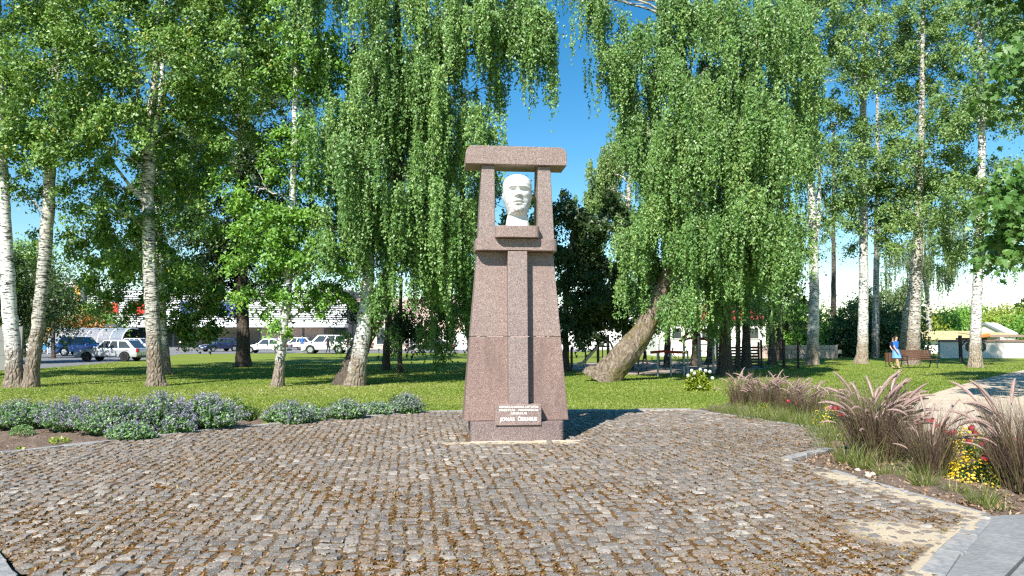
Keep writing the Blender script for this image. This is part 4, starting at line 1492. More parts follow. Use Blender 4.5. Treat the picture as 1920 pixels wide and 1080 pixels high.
t.trunk([(1710, 688, 13), (1713, 640, 11.5), (1717, 560, 9.5), (1721, 470, 7.5), (1725, 360, 6.5), (1728, 250, 6), (1729, 120, 4.5), (1733, -60, 3)], mat=M['bark_mid'])
for x, y, rx, rz, n in ((1730, 60, 70, 70, 50), (1770, 190, 70, 55, 44), (1700, 300, 55, 40, 30), (1760, 320, 60, 45, 36), (1710, 400, 50, 35, 26), (1790, 70, 50, 60, 30), (1740, -90, 110, 70, 40)):
    t.lobe(x, y, rx * 1.15, rz * 1.1, .3, 1.9, nclump=int(n * 2.3), per=78, cr=.55, **A_)
t.done()
t = Tree('birch_tree', 'white birch with black base standing in front of the dark octagonal sign', 'tree', 144, (1830, 689), M['leaf_airy'], M['bark_clean'], GR)
t.trunk([(1829, 693, 12), (1828, 650, 10), (1830, 600, 9), (1833, 530, 8.5), (1837, 450, 8), (1840, 350, 7), (1841, 250, 6.5), (1839, 150, 6), (1838, 60, 4.5), (1838, -80, 3)])
t.limbpx([(1841, 235), (1852, 195), (1872, 175)], .08, .03)
t.limbpx([(1839, 130), (1852, 90), (1870, 60), (1895, 30)], .07, .02)
for x, y, rx, rz, n in ((1850, 50, 80, 70, 52), (1900, 190, 60, 60, 36), (1800, 200, 45, 60, 28), (1870, 320, 60, 40, 26), (1800, 370, 45, 40, 26), (1905, 60, 60, 60, 30), (1800, 440, 50, 30, 18)):
    t.lobe(x, y, rx * 1.15, rz * 1.1, 0, 1.9, nclump=int(n * 2.3), per=78, cr=.55, **A_)
t.lobe(1800, 430, 40, 30, .5, 1.0, nclump=12, per=7, L=(.7, 1.6), leaf=.11, **H_)
t.lobe(1885, 480, 16, 24, .5, .5, nclump=4, per=6, L=(.7, 1.3), leaf=.11, sub=1, **H_)
t.done()
for i, (x, y, r, lb, top) in enumerate(((1563, 667, 6, 'black straight trunk between two white birches', 380), (1641, 671, 7.5, 'grey leaning trunk behind the clean white birch', 300), (1690, 675, 6, 'grey trunk leaning beside the walking woman', 420))):
    t = Tree('birch_tree', lb, 'tree', 150 + i, (x, y), M['leaf_airy'], M['bark_dark'] if i == 0 else M['bark_mid'], 'birches at the back of the right lawn')
    dx = (0, 4, 26)[i]
    t.trunk([(x, y + 2, r), (x + dx * .3, y - 90, r * .8), (x + dx * .7, (y + top) / 2, r * .7), (x + dx, top, r * .5), (x + dx, top - 150, r * .3)], n=9)
    t.lobe(x + dx, top - 40, 50, 60, 0, 1.8, nclump=34, per=75, cr=.6, kind='cloud', leaf=.10)
    t.lobe(x + dx + 10, top + 60, 40, 40, 0, 1.4, nclump=16, per=70, cr=.5, kind='cloud', leaf=.10)
    t.done()
t = Tree('weeping_birch_tree', 'distant silvery weeping birch with crooked pale limbs behind the bench', 'tree', 155, (1745, 655), M['leaf_silver'], M['bark_mid'], 'birches at the back of the right lawn')
t.trunk([(1742, 657, 5), (1742, 600, 4.5), (1736, 520, 4), (1728, 430, 3.5), (1725, 330, 3)], n=8)
t.limbpx([(1735, 520), (1705, 500), (1688, 480), (1682, 460)], .14, .06)
t.lobe(1700, 490, 60, 60, 0, 3.0, nclump=95, per=8, L=(1.2, 3.6), leaf=.16, spacing=.09, spread=.3, **H_)
t.lobe(1765, 450, 50, 60, 0, 3.0, nclump=75, per=8, L=(1.2, 4.0), leaf=.16, spacing=.09, spread=.3, **H_)
t.lobe(1660, 570, 45, 40, 0, 2.4, nclump=50, per=8, L=(1.0, 3.0), leaf=.16, spacing=.09, spread=.3, **H_)
t.done()

# --- maple reaching in from the right, its trunk beyond the frame
t = Tree('maple_tree', 'maple with large dark leaves reaching in at the right edge', 'tree', 160, None, M['leaf_maple'], M['bark_dark'], None, base=(15.6, 19.5, LAWN))
t.maple = True
Q = [(15.6, 19.5, -.2), (15.5, 19.4, 2.5), (15.3, 19.3, 5.0), (15.2, 19.3, 8.0), (15.2, 19.2, 12.0)]
mb = MB()
mb.tube([t.L(q) for q in Q], [.30, .22, .18, .13, .05], 12)
mb.obj('trunk', M['bark_dark'], t.o, smooth=True)
t.paths.append((np.array(Q, float), np.array([.30, .22, .18, .13, .05])))
MP = dict(kind='cloud', leaf=.20, aspect=.95)
t.lobe(1905, 350, 40, 45, -1.5, .9, nclump=26, per=26, cr=.35, **MP)
t.lobe(1925, 440, 45, 45, -1.5, .9, nclump=26, per=26, cr=.35, **MP)
t.lobe(1880, 478, 30, 12, -1.5, .5, nclump=9, per=18, cr=.25, sub=1, **MP)
t.lobe(2040, 330, 110, 120, 0, 1.8, nclump=60, per=40, cr=.5, **MP)
t.lobe(2080, 100, 170, 150, 0, 2.4, nclump=90, per=45, cr=.6, **MP)
t.lobe(2010, -150, 170, 120, .5, 2.6, nclump=90, per=45, cr=.6, **MP)
t.done()


# --- distant trees: each with its own crown and trunk
def far_tree(name, label, seed, x, ytop, ybase, halfw, Y, leafm, group, leaf=.28, dens=1.0, barkm='bark_dark'):
    t = Tree(name, label, 'tree', seed, None, leafm, M[barkm], group, base=tuple(at(x, 630, Y).xy) + (LAWN,))
    hb = 630 - ybase
    t.trunk([(x, 632 + 1.6 * F / Y, 150 / Y * 1.6), (x, ybase - 5, 150 / Y * 1.3), (x + 2, (ytop + ybase) / 2, 150 / Y)], n=7)
    hh = (ybase - ytop) / 2
    yc = (ytop + ybase) / 2
    for k in range(4):
        dx = t.rng.uniform(-.45, .45) * halfw
        dyp = t.rng.uniform(-.45, .45) * hh
        t.lobe(x + dx, yc + dyp, halfw * .65, hh * .62, t.rng.uniform(-1, 1), halfw * .55 * Y / F, kind='cloud', nclump=int(34 * dens), per=60, cr=1.0 * Y / 50, leaf=leaf, join=False)
    return t.done()


GH = 'trees in the green belt behind the right lawn'
for i, (x, yt, yb, hw, Y, m, lb) in enumerate((
        (1500, 560, 668, 34, 62, 'leaf_fresh', 'round bright bush tree behind the wire gate'),
        (1545, 575, 672, 32, 66, 'leaf_birch', 'leafy tree between the mossy birch and black trunk'),
        (1592, 560, 670, 34, 60, 'leaf_dark', 'dark dense tree left of the clean white birch'),
        (1640, 545, 672, 36, 64, 'leaf_dark', 'dark dense tree behind the grey leaning trunk'),
        (1680, 570, 672, 34, 60, 'leaf_dark', 'dark dense tree right behind the walking woman'),
        (1730, 575, 632, 30, 100, 'leaf_lime', 'yellow green tree rising behind the mown bank'),
        (1780, 585, 635, 36, 105, 'leaf_fresh', 'low green tree left of the white roofed shed'),
        (1868, 545, 640, 52, 110, 'leaf_lime', 'round light green tree behind the white roofed shed'),
        (1930, 585, 640, 30, 100, 'leaf_fresh', 'bushy tree at the right edge beyond the wall'),
        (1815, 572, 640, 34, 118, 'leaf_fresh', 'green tree between the shed and the silvery birch'),
        (1480, 590, 660, 26, 80, 'leaf_silver', 'pale distant tree beside the white house'))):
    far_tree('broadleaf_tree', lb, 200 + i, x, yt, yb, hw, Y, M[m], GH, leaf=.20 if Y < 80 else .30)
GLf = 'trees beyond the car park on the left'
for i, (x, yt, yb, hw, Y, m, lb) in enumerate((
        (30, 455, 650, 60, 46, 'leaf_dark', 'dark tree behind the grey wall at the far left'),
        (100, 470, 640, 45, 56, 'leaf_dark', 'dark tree left of the orange tower'),
        (-40, 430, 650, 60, 44, 'leaf_dark', 'dark tree cut by the left edge of the photo'),
        (148, 590, 632, 18, 84, 'leaf_autumn', 'small tree with orange autumn leaves before the tower'),
        (172, 560, 620, 14, 88, 'leaf_fresh', 'narrow green tree beside the striped store wall'),
        (45, 440, 560, 40, 60, 'leaf_birch', 'yellow green tree top above the grey wall'))):
    far_tree('broadleaf_tree', lb, 230 + i, x, yt, yb, hw, Y, M[m], GLf, leaf=.18 if Y < 60 else .26)
# the far wood on the horizon, one mass
fw = MB()
rng = np.random.default_rng(77)
Vs, Ts = [], []
for X in np.arange(-260, 330, 9.0):
    if -64 < X < 34 and rng.random() < .4: pass
    V, T, _ = cloud_lobe(rng, (X, 175 + rng.uniform(-12, 12), rng.uniform(4, 6)), (8, 6, rng.uniform(4, 6.5)), 22, 30, 2.2, 1.2)
    Vs.append(V)
    Ts.append(T)
V = np.concatenate(Vs)
o = link('far_woods', mesh_np('far_woods', V, [np.arange(len(V)).reshape(-1, 3)], M['leaf_dark'], tint=np.concatenate(Ts)))
tag(o, 'dark line of distant woods along the horizon', None, None, 'stuff')


# ================================================================== PLANTS
M['catmint_leaf'] = leaf_mat('catmint_leaf', G((0, (.11, .225, .06)), (.5, (.19, .34, .11)), (.85, (.28, .43, .17)), (1, (.38, .45, .24))), .25)
M['catmint_flower'] = leaf_mat('catmint_flower', G((0, (.19, .18, .24)), (.5, (.29, .28, .36)), (1, (.42, .41, .48))), .15)
M['herb_leaf'] = leaf_mat('herb_leaf', G((0, (.06, .13, .02)), (.5, (.11, .21, .03)), (1, (.18, .28, .05))), .25)
M['lettuce_leaf'] = leaf_mat('pale_weed_leaf', G((0, (.18, .27, .015)), (.5, (.30, .40, .03)), (1, (.42, .48, .07))), .3)
M['grass_blade'] = leaf_mat('lawn_blade', G((0, (.12, .20, .022)), (.45, (.195, .27, .032)), (.8, (.27, .30, .05)), (1, (.45, .42, .16))), .3)
M['weed_blade'] = leaf_mat('weed_grass_blade', G((0, (.075, .12, .018)), (.45, (.15, .20, .035)), (.8, (.28, .29, .075)), (1, (.46, .38, .19))), .3)
M['fountain_blade'] = leaf_mat('purple_fountain_blade', G((0, (.075, .042, .038)), (.4, (.14, .085, .065)), (.65, (.22, .155, .095)), (.85, (.22, .22, .075)), (1, (.40, .32, .17))), .2)
M['plume'] = leaf_mat('grass_plume', G((0, (.36, .22, .20)), (.5, (.55, .38, .33)), (1, (.72, .56, .47))), .3)
M['red_petal'] = leaf_mat('red_petal', G((0, (.42, .012, .03)), (.6, (.60, .02, .05)), (1, (.70, .06, .12))), .2)
M['pink_petal'] = leaf_mat('pink_petal', G((0, (.62, .20, .30)), (1, (.80, .45, .52))), .2)
M['yellow_petal'] = leaf_mat('yellow_petal', G((0, (.62, .36, .005)), (.5, (.78, .54, .01)), (1, (.82, .62, .05))), .2)
M['white_petal'] = leaf_mat('white_petal', G((0, (.72, .72, .58)), (1, (.85, .85, .80))), .2)


def ribbons(base, dirs, L, width, droop, seg, rng, taper=True):
    """arching grass blades: base (n,3), dirs unit (n,3)"""
    n = len(base)
    t = np.linspace(0, 1, seg + 1)
    side = norm(np.cross(dirs, np.array([0, 0, 1.0])) + rng.normal(0, .25, (n, 3)))
    pts = base[:, None] + dirs[:, None] * (L[:, None] * t)[:, :, None]
    hd = norm(dirs * (1, 1, 0) + 1e-6)
    sagz = droop[:, None] * L[:, None] * t ** 2.2
    pts[:, :, 2] -= sagz
    pts += hd[:, None] * (sagz * .45)[:, :, None]
    wd = width[:, None] * ((1 - t * .85) if taper else np.ones_like(t))
    a = pts - side[:, None] * wd[:, :, None] * .5
    b_ = pts + side[:, None] * wd[:, :, None] * .5
    V = np.stack([a, b_], 2).reshape(n, -1, 3)
    k = np.arange(seg) * 2
    q = np.stack([k, k + 1, k + 3, k + 2], -1)
    Q = (q[None] + (np.arange(n) * 2 * (seg + 1))[:, None, None]).reshape(-1, 4)
    return V.reshape(-1, 3), Q, 2 * (seg + 1)


def tuft(name, mat, rng, n, r, L, wd, lean, droop, seg=3, parent=None, tint=(.0, 1.0), label=None):
    th = rng.uniform(0, 2 * PI, n)
    rr = r * np.sqrt(rng.random(n))
    base = np.stack([rr * np.cos(th), rr * np.sin(th), np.zeros(n)], -1)
    ln = np.abs(rng.normal(0, lean, n)) + rr / r * lean * .5
    ph = th + rng.normal(0, .6, n)
    d = norm(np.stack([np.cos(ph) * ln, np.sin(ph) * ln, np.ones(n)], -1))
    V, Q, k = ribbons(base, d, rng.uniform(*L, n), wd * rng.uniform(.6, 1.3, n), rng.uniform(droop[0], droop[1], n), seg, rng)
    tt = np.repeat(np.clip(rng.uniform(tint[0], tint[1], n), 0, 1), k)
    return link(name, mesh_np(name, V, [Q], mat, tint=tt), parent, label=label)


# ---- the lawn's blades: one mass
rng = np.random.default_rng(41)
n = 330000
u = rng.random(n)
Yb = 15.9 / (1 - u * (1 - 15.9 / 46))             # denser near the camera
Xb = rng.uniform(-1, 1, n) * (.74 * Yb + 1)
keep = ~inside(Xb, Yb, PATH) & ~inside(Xb, Yb, PARK) & ~inside(Xb, Yb, BED_L) & ~inside(Xb, Yb, BED_R) & ~inside(Xb, Yb, PLAZA) & ~inside(Xb, Yb, PLAY)
keep &= rng.random(n) < .45 + .55 * (np.sin(Xb * 1.9 + 2 * np.sin(Yb * .8)) * np.sin(Yb * 1.4 + Xb * .3) > -.25)
Xb, Yb = Xb[keep], Yb[keep]
n = len(Xb)
sc = .55 + .45 * Yb / 16
th = rng.uniform(0, 2 * PI, n)
h = rng.uniform(.015, .038, n) * np.minimum(1.6, sc)
wd = .011 * sc * rng.uniform(.7, 1.4, n)
B0 = np.stack([Xb - np.cos(th) * wd, Yb - np.sin(th) * wd, np.full(n, LAWN)], -1)
B1 = np.stack([Xb + np.cos(th) * wd, Yb + np.sin(th) * wd, np.full(n, LAWN)], -1)
T_ = np.stack([Xb + rng.normal(0, .03, n), Yb + rng.normal(0, .03, n), LAWN + h], -1)
tt = np.clip(.45 + .20 * (Xb < 1) * (Yb < 26) + .22 * np.sin(Xb * .5 + np.sin(Yb * .35) * 2) * np.sin(Yb * .45) + rng.normal(0, .2, n), 0, 1)
o = link('grass', mesh_np('grass', np.stack([B0, B1, T_], 1).reshape(-1, 3), [np.arange(3 * n).reshape(-1, 3)], M['grass_blade'], tint=np.repeat(tt, 3)))
o['kind'] = 'stuff'
o['label'] = 'short mown grass blades of the lawn'


def leaf_pile(rng, n, c, r, leaf, up=.5, dome=True):
    """leaves over a dome-shaped plant"""
    d = norm(rng.standard_normal((n, 3)))
    d[:, 2] = np.abs(d[:, 2])
    rad = rng.uniform(.25, 1, n) ** .45
    P = np.array(c) + d * rad[:, None] * np.array(r)
    U = norm(d * (1, 1, .5) + rng.normal(0, .6, (n, 3)) + (0, 0, .3))
    W = norm(np.cross(U, norm(rng.normal(0, .5, (n, 3)) + (0, -.2, up))))
    return P, leaves_from(P, U, W, leaf, .62, rng)


def catmint(x, y, hw, hp, label, seed, flower=1.0, leafy=1.0):
    rng = np.random.default_rng(seed)
    p = gnd(x, y, -.03)
    s = p.y / F
    rx, rz = hw * s * 1.08, hp * s * .84
    o = thing('catmint_plant', label, 'flowering plant', p, 0, 'catmint plants along the left edge of the plaza')
    ns = int(330 * (rx / .6) ** 1.3 + 60)
    # stems fan out of the crown
    th = rng.uniform(0, 2 * PI, ns)
    lean = rng.uniform(0, 1.0, ns) ** .7
    tip = np.stack([np.cos(th) * lean * rx * rng.uniform(.8, 1.08, ns), np.sin(th) * lean * rx * .72 * rng.uniform(.8, 1.05, ns), rz * (np.sqrt(np.maximum(0, 1 - (lean * .92) ** 2)) * rng.uniform(.55, 1.15, ns) + .06)], -1)
    root = tip * (.28, .28, 0)
    tl, tf = [], []
    nl = int(26 * leafy)
    t_ = rng.uniform(.12, .93, (ns, nl))
    Pm = root[:, None] + (tip - root)[:, None] * t_[:, :, None]
    Pm[:, :, 2] += np.sin(t_ * PI) * .05 * rz
    P = Pm.reshape(-1, 3) + rng.normal(0, .022, (ns * nl, 3))
    U = norm(rng.normal(0, .8, P.shape) + (0, 0, .25))
    W = norm(np.cross(U, norm(rng.normal(0, .6, P.shape) + (0, -.3, .8))))
    V = leaves3(P, U, W, .05, .8, rng)
    tt = np.clip(.42 + rng.normal(0, .2, len(P)) + .15 * np.repeat(rng.normal(0, 1, ns), nl), 0, 1)
    link('foliage', mesh_np('foliage', V, [np.arange(len(V)).reshape(-1, 3)], M['catmint_leaf'], tint=np.repeat(tt, 3)), o)
    nf = int(17 * flower)
    if nf:
        t_ = .74 + .40 * rng.random((ns, nf)) ** .8
        Pm = root[:, None] + (tip - root)[:, None] * t_[:, :, None]
        Pm[:, :, 2] += np.sin(np.minimum(t_, 1) * PI) * .05 * rz
        keep = np.repeat(rng.random(ns) < .8, nf)
        P = (Pm.reshape(-1, 3) + rng.normal(0, .012, (ns * nf, 3)))[keep]
        U = norm(rng.normal(0, 1, P.shape))
        W = norm(np.cross(U, rng.normal(0, 1, P.shape)))
        V = leaves3(P, U, W, .021, .9, rng)
        link('flower_spikes', mesh_np('flower_spikes', V, [np.arange(len(V)).reshape(-1, 3)], M['catmint_flower'], tint=np.repeat(rng.random(len(P)), 3)), o)['kind'] = 'stuff'
    # stems
    mb = MB()
    for i in range(0, ns, 2):
        mb.tube([root[i], (root[i] + tip[i]) * .5 + (0, 0, .05 * rz), root[i] + (tip[i] - root[i]) * 1.12], [.004, .003, .002], 3, cap=False)
    mb.obj('stems', M['stem_green'], o)['kind'] = 'stuff'
    return o


for i, (x, y, hw, hp, lb, fl, lf) in enumerate((
        (40, 802, 78, 50, 'leafy green catmint cut by the left photo edge', .7, 1.4),
        (-60, 806, 60, 50, 'catmint clump just outside the left edge', .8, 1.2),
        (135, 808, 58, 58, 'greyish purple catmint between the edge clump and the widest one', 1.3, .9),
        (215, 816, 80, 68, 'wide catmint clump left of the stout birch base', 1.0, 1.2),
        (300, 812, 62, 72, 'tall lavender grey catmint in front of the stout birch', 1.3, 1.0),
        (245, 826, 48, 36, 'low sprawling catmint spilling onto the cobbles', .5, 1.3),
        (385, 806, 72, 64, 'large rounded catmint at the end of the dense row', 1.2, 1.1),
        (330, 814, 40, 40, 'small purple catmint between the two largest clumps', 1.5, .7),
        (545, 796, 46, 42, 'pale open catmint behind the cobble edge, mid bed', .8, 1.1),
        (575, 790, 40, 30, 'wide pale catmint between the open one and the bushy herb', .6, 1.2),
        (705, 780, 34, 26, 'low green catmint left of the last one', .5, 1.2),
        (520, 794, 30, 34, 'small catmint left of the pale open one', .5, 1.0),
        (650, 788, 40, 38, 'catmint growing among dark green herbs', .7, 1.0),
        (762, 777, 32, 38, 'last catmint of the bed, nearest the monument', .9, .9))):
    catmint(x, y, hw, hp, lb, 300 + i, fl, lf)


def herb(x, y, hw, hp, label, seed, leafm='herb_leaf', leaf=.035, n=900, cat='plant', name='herb_plant', z=-.03, group=None, spiky=True):
    rng = np.random.default_rng(seed)
    p = gnd(x, y, z)
    s = p.y / F
    rx, rz = hw * s, hp * s
    o = thing(name, label, cat, p, 0, group)
    if spiky:
        ns = max(10, n // 45)
        th = rng.uniform(0, 2 * PI, ns)
        ln = rng.random(ns)
        tip = np.stack([np.cos(th) * ln * rx, np.sin(th) * ln * rx * .7, rz * (1 - .45 * ln) * rng.uniform(.65, 1.08, ns)], -1)
        t_ = rng.uniform(.1, 1, (ns, 45))
        P = ((tip * (.4, .4, 0))[:, None] + (tip * (.6, .6, 1))[:, None] * t_[:, :, None]).reshape(-1, 3) + rng.normal(0, .016, (ns * 45, 3))
        U = norm(rng.normal(0, .6, P.shape) + (0, 0, .7))
        W = norm(np.cross(U, rng.normal(0, 1, P.shape)))
        V = leaves_from(P, U, W, leaf, .42, rng)
        mb = MB()
        for i in range(ns): mb.tube([tip[i] * (.4, .4, 0), tip[i]], [.004, .002], 3, cap=False)
        mb.obj('stems', M['stem_green'], o)['kind'] = 'stuff'
    else:
        P, V = leaf_pile(rng, n, (0, 0, 0), (rx, rx * .8, rz), leaf)
    link('foliage', mesh_np('foliage', V, [np.arange(len(V)).reshape(-1, 4)], M[leafm], tint=np.repeat(np.clip(rng.normal(.5, .25, len(P)), 0, 1), 4)), o)
    return o


for i, (x, y, hw, hp, lb) in enumerate(((440, 792, 22, 52, 'upright dark green herb beside the largest catmint'), (468, 790, 20, 36, 'short green herb right of the upright dark one'), (598, 786, 30, 26, 'bushy green herb at the middle of the bed'),
                                        (632, 782, 26, 32, 'green herb with upright shoots right of the bushy one'), (690, 780, 26, 26, 'spreading herb behind the mid bed catmint'), (738, 776, 20, 38, 'tall green herb beside the last catmint'), (580, 790, 16, 18, 'tiny herb behind the cobble edge'))):
    herb(x, y, hw * 1.3, hp * 1.0, lb, 330 + i, n=2000, group='green herbs in the left bed', leaf=.04)
for i, (x, y, hw, hp, lb, lm, n_) in enumerate(((42, 815, 24, 20, 'small rounded grey green cushion plant alone on the bare soil', 'catmint_leaf', 700), (112, 830, 22, 12, 'yellow green weed with rosette leaves at the cobble edge', 'lettuce_leaf', 90), (242, 823, 16, 8, 'small yellow weed beneath the sprawling catmint', 'lettuce_leaf', 70),
                                               (300, 815, 20, 10, 'pale green weed below the purple catmint', 'lettuce_leaf', 90), (356, 810, 15, 8, 'light green weed under the large rounded catmint', 'lettuce_leaf', 70), (500, 797, 12, 7, 'tiny yellow weed below the small catmint', 'lettuce_leaf', 50),
                                               (598, 792, 12, 7, 'yellow orange weed below the bushy herb', 'lettuce_leaf', 50), (40, 842, 9, 4, 'tiny weed alone near the cobbles at left', 'lettuce_leaf', 30), (752, 778, 10, 6, 'yellow weed under the last catmint', 'lettuce_leaf', 40))):
    herb(x, y, hw, hp, lb, 350 + i, lm, .045 if lm != 'catmint_leaf' else .03, n_, 'weed' if i else 'plant', 'weed_plant' if i else 'cushion_plant', spiky=False, group='weeds at the foot of the left bed' if i else None)

# ---- hydrangea with white heads on the lawn
o = herb(1308, 733, 25, 38, 'yellow green bush with a few round white flower heads on the lawn', 370, 'leaf_lime', .085, 2200, 'bush', 'hydrangea_bush', LAWN, spiky=False)
rng = np.random.default_rng(371)
s = o.location.y / F
for px_, py_ in ((1297, 695), (1313, 693), (1323, 695), (1331, 697), (1336, 709), (1290, 704), (1312, 725), (1302, 700)):
    c0 = np.array(at(px_, py_, o.location.y - .25)) - np.array(o.location)
    d = norm(rng.standard_normal((60, 3)))
    P = d * .05 * rng.uniform(.75, 1.05, (60, 1))
    U = norm(np.cross(d, rng.normal(0, 1, d.shape)))
    V = leaves_from(P, U, norm(np.cross(d, U)), .05, .9, rng)
    link('flower_head', mesh_np('flower_head', V, [np.arange(len(V)).reshape(-1, 4)], M['white_petal'], tint=np.repeat(rng.random(60), 4)), o, loc=c0)

# ---- fountain grass: arching purple blades and bristly plumes
def make_plume(seed):
    rng = np.random.default_rng(seed)
    L = rng.uniform(.80, 1.0)
    pl = rng.uniform(.24, .34)
    bend = rng.uniform(.30, .80)
    m = 15
    t_ = np.linspace(0, 1, m)
    ang = bend * (t_ ** 2.4) * 2.5 + .05
    seg = L / (m - 1)
    pts = [np.zeros(3)]
    for i in range(m - 1):
        pts.append(pts[-1] + seg * np.array([math.sin(ang[i]), 0, math.cos(ang[i])]))
    pts = np.array(pts)
    cum = t_ * L
    mb = MB()
    i0 = int((L - pl) / seg)
    mb.tube(pts[:i0 + 2], [.0028] * (i0 + 2), 4, 0, cap=False)
    # core spindle
    f = np.linspace(0, 1, 9)
    core = np.stack([np.interp(L - pl + f * pl, cum, pts[:, k]) for k in range(3)], -1)
    mb.tube(core, list(.004 + .0105 * np.sin(np.clip(f, .02, 1) ** .7 * PI) ** .7), 6, 1)
    V = [np.array(mb.v)]
    nb = 190
    s = rng.random(nb)
    c0 = np.stack([np.interp(L - pl + s * pl, cum, pts[:, k]) for k in range(3)], -1)
    c1 = np.stack([np.interp(L - pl + np.minimum(1, s + .1) * pl + .01, cum, pts[:, k]) for k in range(3)], -1)
    tg = norm(c1 - c0 + (1e-5, 0, 1e-5))
    ro = norm(np.cross(tg, rng.normal(0, 1, (nb, 3))))
    dirb = norm(ro + tg * .75)
    ln = (.025 * (np.sin(np.clip(s, .03, .97) * PI) ** .5) + .006) * rng.uniform(.7, 1.2, nb)
    sd_ = norm(np.cross(dirb, tg)) * .003
    Vb = np.stack([c0 - sd_, c0 + sd_, c0 + dirb * ln[:, None]], 1).reshape(-1, 3)
    nbase = len(mb.v)
    me = bpy.data.meshes.new('plume')
    me.from_pydata(mb.v + [tuple(p) for p in Vb], [], mb.f + [(nbase + 3 * i, nbase + 3 * i + 1, nbase + 3 * i + 2) for i in range(nb)])
    me.materials.append(M['fountain_blade'])
    me.materials.append(M['plume'])
    me.polygons.foreach_set('material_index', mb.m + [1] * nb)
    a = me.attributes.new('tint', 'FLOAT', 'POINT')
    tv = np.concatenate([np.full(nbase, .45), np.repeat(rng.random(nb), 3)])
    a.data.foreach_set('value', tv.astype(np.float32))
    return me


PLUMES = [make_plume(500 + i) for i in range(12)]


def fountain(x, y, label, seed, H=.8, r=.16, nb=520, npl=26, base=None, green=True, spread=.9):
    rng = np.random.default_rng(seed)
    p = gnd(x, y, -.03)
    o = thing('fountain_grass', label, 'ornamental grass', p, 0, 'purple fountain grasses in the right bed')
    tuft('blades', M['fountain_blade'], rng, nb, r, (.5 * H, 1.05 * H),   .0085, .24, (.03, .26), 5, o, (.0, .92))['kind'] = 'stuff'
    if green:
        tuft('young_blades', M['weed_blade'], rng, 80, r * 1.1, (.25 * H, .55 * H), .010, .40, (.02, .3), 3, o, (.1, .8))['kind'] = 'stuff'
    for k in range(npl):
        th = rng.uniform(0, 2 * PI)
        rr = r * .8 * math.sqrt(rng.random())
        pl = link('plume', PLUMES[rng.integers(len(PLUMES))], o, (rr * math.cos(th), rr * math.sin(th), 0))
        az = th + rng.normal(0, .5)
        if rng.random() < .5: az = rng.uniform(-1.0, .9)      # most lean with the breeze, to the right
        tilt = abs(rng.normal(.08, .22)) * spread
        s_ = H * rng.uniform(.62, 1.12)
        pl.rotation_euler = (Matrix.Rotation(az, 4, 'Z') @ Matrix.Rotation(tilt, 4, 'Y')).to_euler()
        pl.scale = (s_, s_, s_)
    return o


for i, (x, y, lb, H, r, nb, npl) in enumerate((
        (1392, 762, 'fountain grass farthest back, first behind the round green bush', .92, .24, 620, 48),
        (1432, 766, 'fountain grass second from the far end of the bed', .95, .26, 640, 52),
        (1478, 770, 'fountain grass in the middle of the far dense row', .92, .26, 640, 50),
        (1515, 782, 'fountain grass nearest the camera of the far dense row', .86, .24, 560, 34),
        (1575, 790, 'thin fountain grass between the far row and the large clump', .85, .14, 150, 12),
        (1648, 862, 'large full fountain grass clump, tallest in the middle of the bed', 1.24, .27, 1400, 84),
        (1748, 892, 'narrow dark fountain grass with few plumes, right of the large clump', .96, .16, 700, 20),
        (1932, 918, 'big fountain grass cut by the right photo edge', 1.22, .27, 1300, 70),
        (1975, 880, 'fountain grass just beyond the right edge', .95, .22, 600, 26),
        (1870, 880, 'low sparse fountain grass behind the yellow flowers', .6, .10, 130, 5))):
    fountain(x, y, lb, 400 + i, H, r, nb, npl)

# ---- green weedy grass tufts along the plaza edge
GW = 'weedy grass tufts along the right edge of the plaza'
for i, (x, y, H, n_, lb) in enumerate((
        (1395, 774, .34, 200, 'tall grass behind the second edge tuft'), (1460, 781, .34, 200, 'tall grass between the far row stems'), (1530, 798, .32, 200, 'grass tuft under the pink geranium'), (1558, 826, .36, 180, 'grass tuft right of the step in the kerb'), (1700, 900, .26, 130, 'sparse dry grass between the two dark clumps'), (1790, 925, .24, 140, 'sparse grass between the yellow mound and the narrow clump'), (1352, 772, .26, 200, 'grass tuft at the far corner of the cobbles'), (1378, 779, .28, 220, 'grass tuft in front of the first fountain grass'), (1410, 786, .30, 240, 'grass tuft below the second fountain grass'),
        (1445, 790, .30, 240, 'grass tuft below the middle of the far row'), (1480, 794, .30, 240, 'grass tuft left of the yellow flowers, far row'), (1515, 800, .30, 240, 'grass tuft at the foot of the nearest far fountain grass'),
        (1548, 812, .34, 220, 'tall grass tuft at the step in the kerb'), (1585, 868, .40, 260, 'bright grass tuft at the left foot of the large clump'), (1615, 878, .42, 240, 'long grass tuft in front of the large clump'),
        (1660, 892, .30, 150, 'dry grass tuft right of the large clump'), (1735, 912, .34, 240, 'yellowish grass tuft at the foot of the narrow dark clump'), (1842, 945, .30, 220, 'short yellowish grass tuft nearest the concrete slab'),
        (1545, 842, .30, 140, 'grass tuft behind the short kerb'), (1870, 955, .22, 90, 'small grass tuft beside the right edge clump'), (1425, 776, .34, 160, 'taller grass behind the far edge tufts'), (1500, 786, .34, 160, 'taller grass behind the near far-row tufts'))):
    rng = np.random.default_rng(450 + i)
    o = thing('grass_tuft', lb, 'grass', gnd(x, y, -.03), 0, GW)
    tuft('blades', M['weed_blade'], rng, int(n_ * 1.5) if y < 830 else int(n_ * .62), .30 if y < 830 else .12, (.35 * H, 1.2 * H), .008, .36, (.03, .40), 3, o, (0, .9))['kind'] = 'stuff'

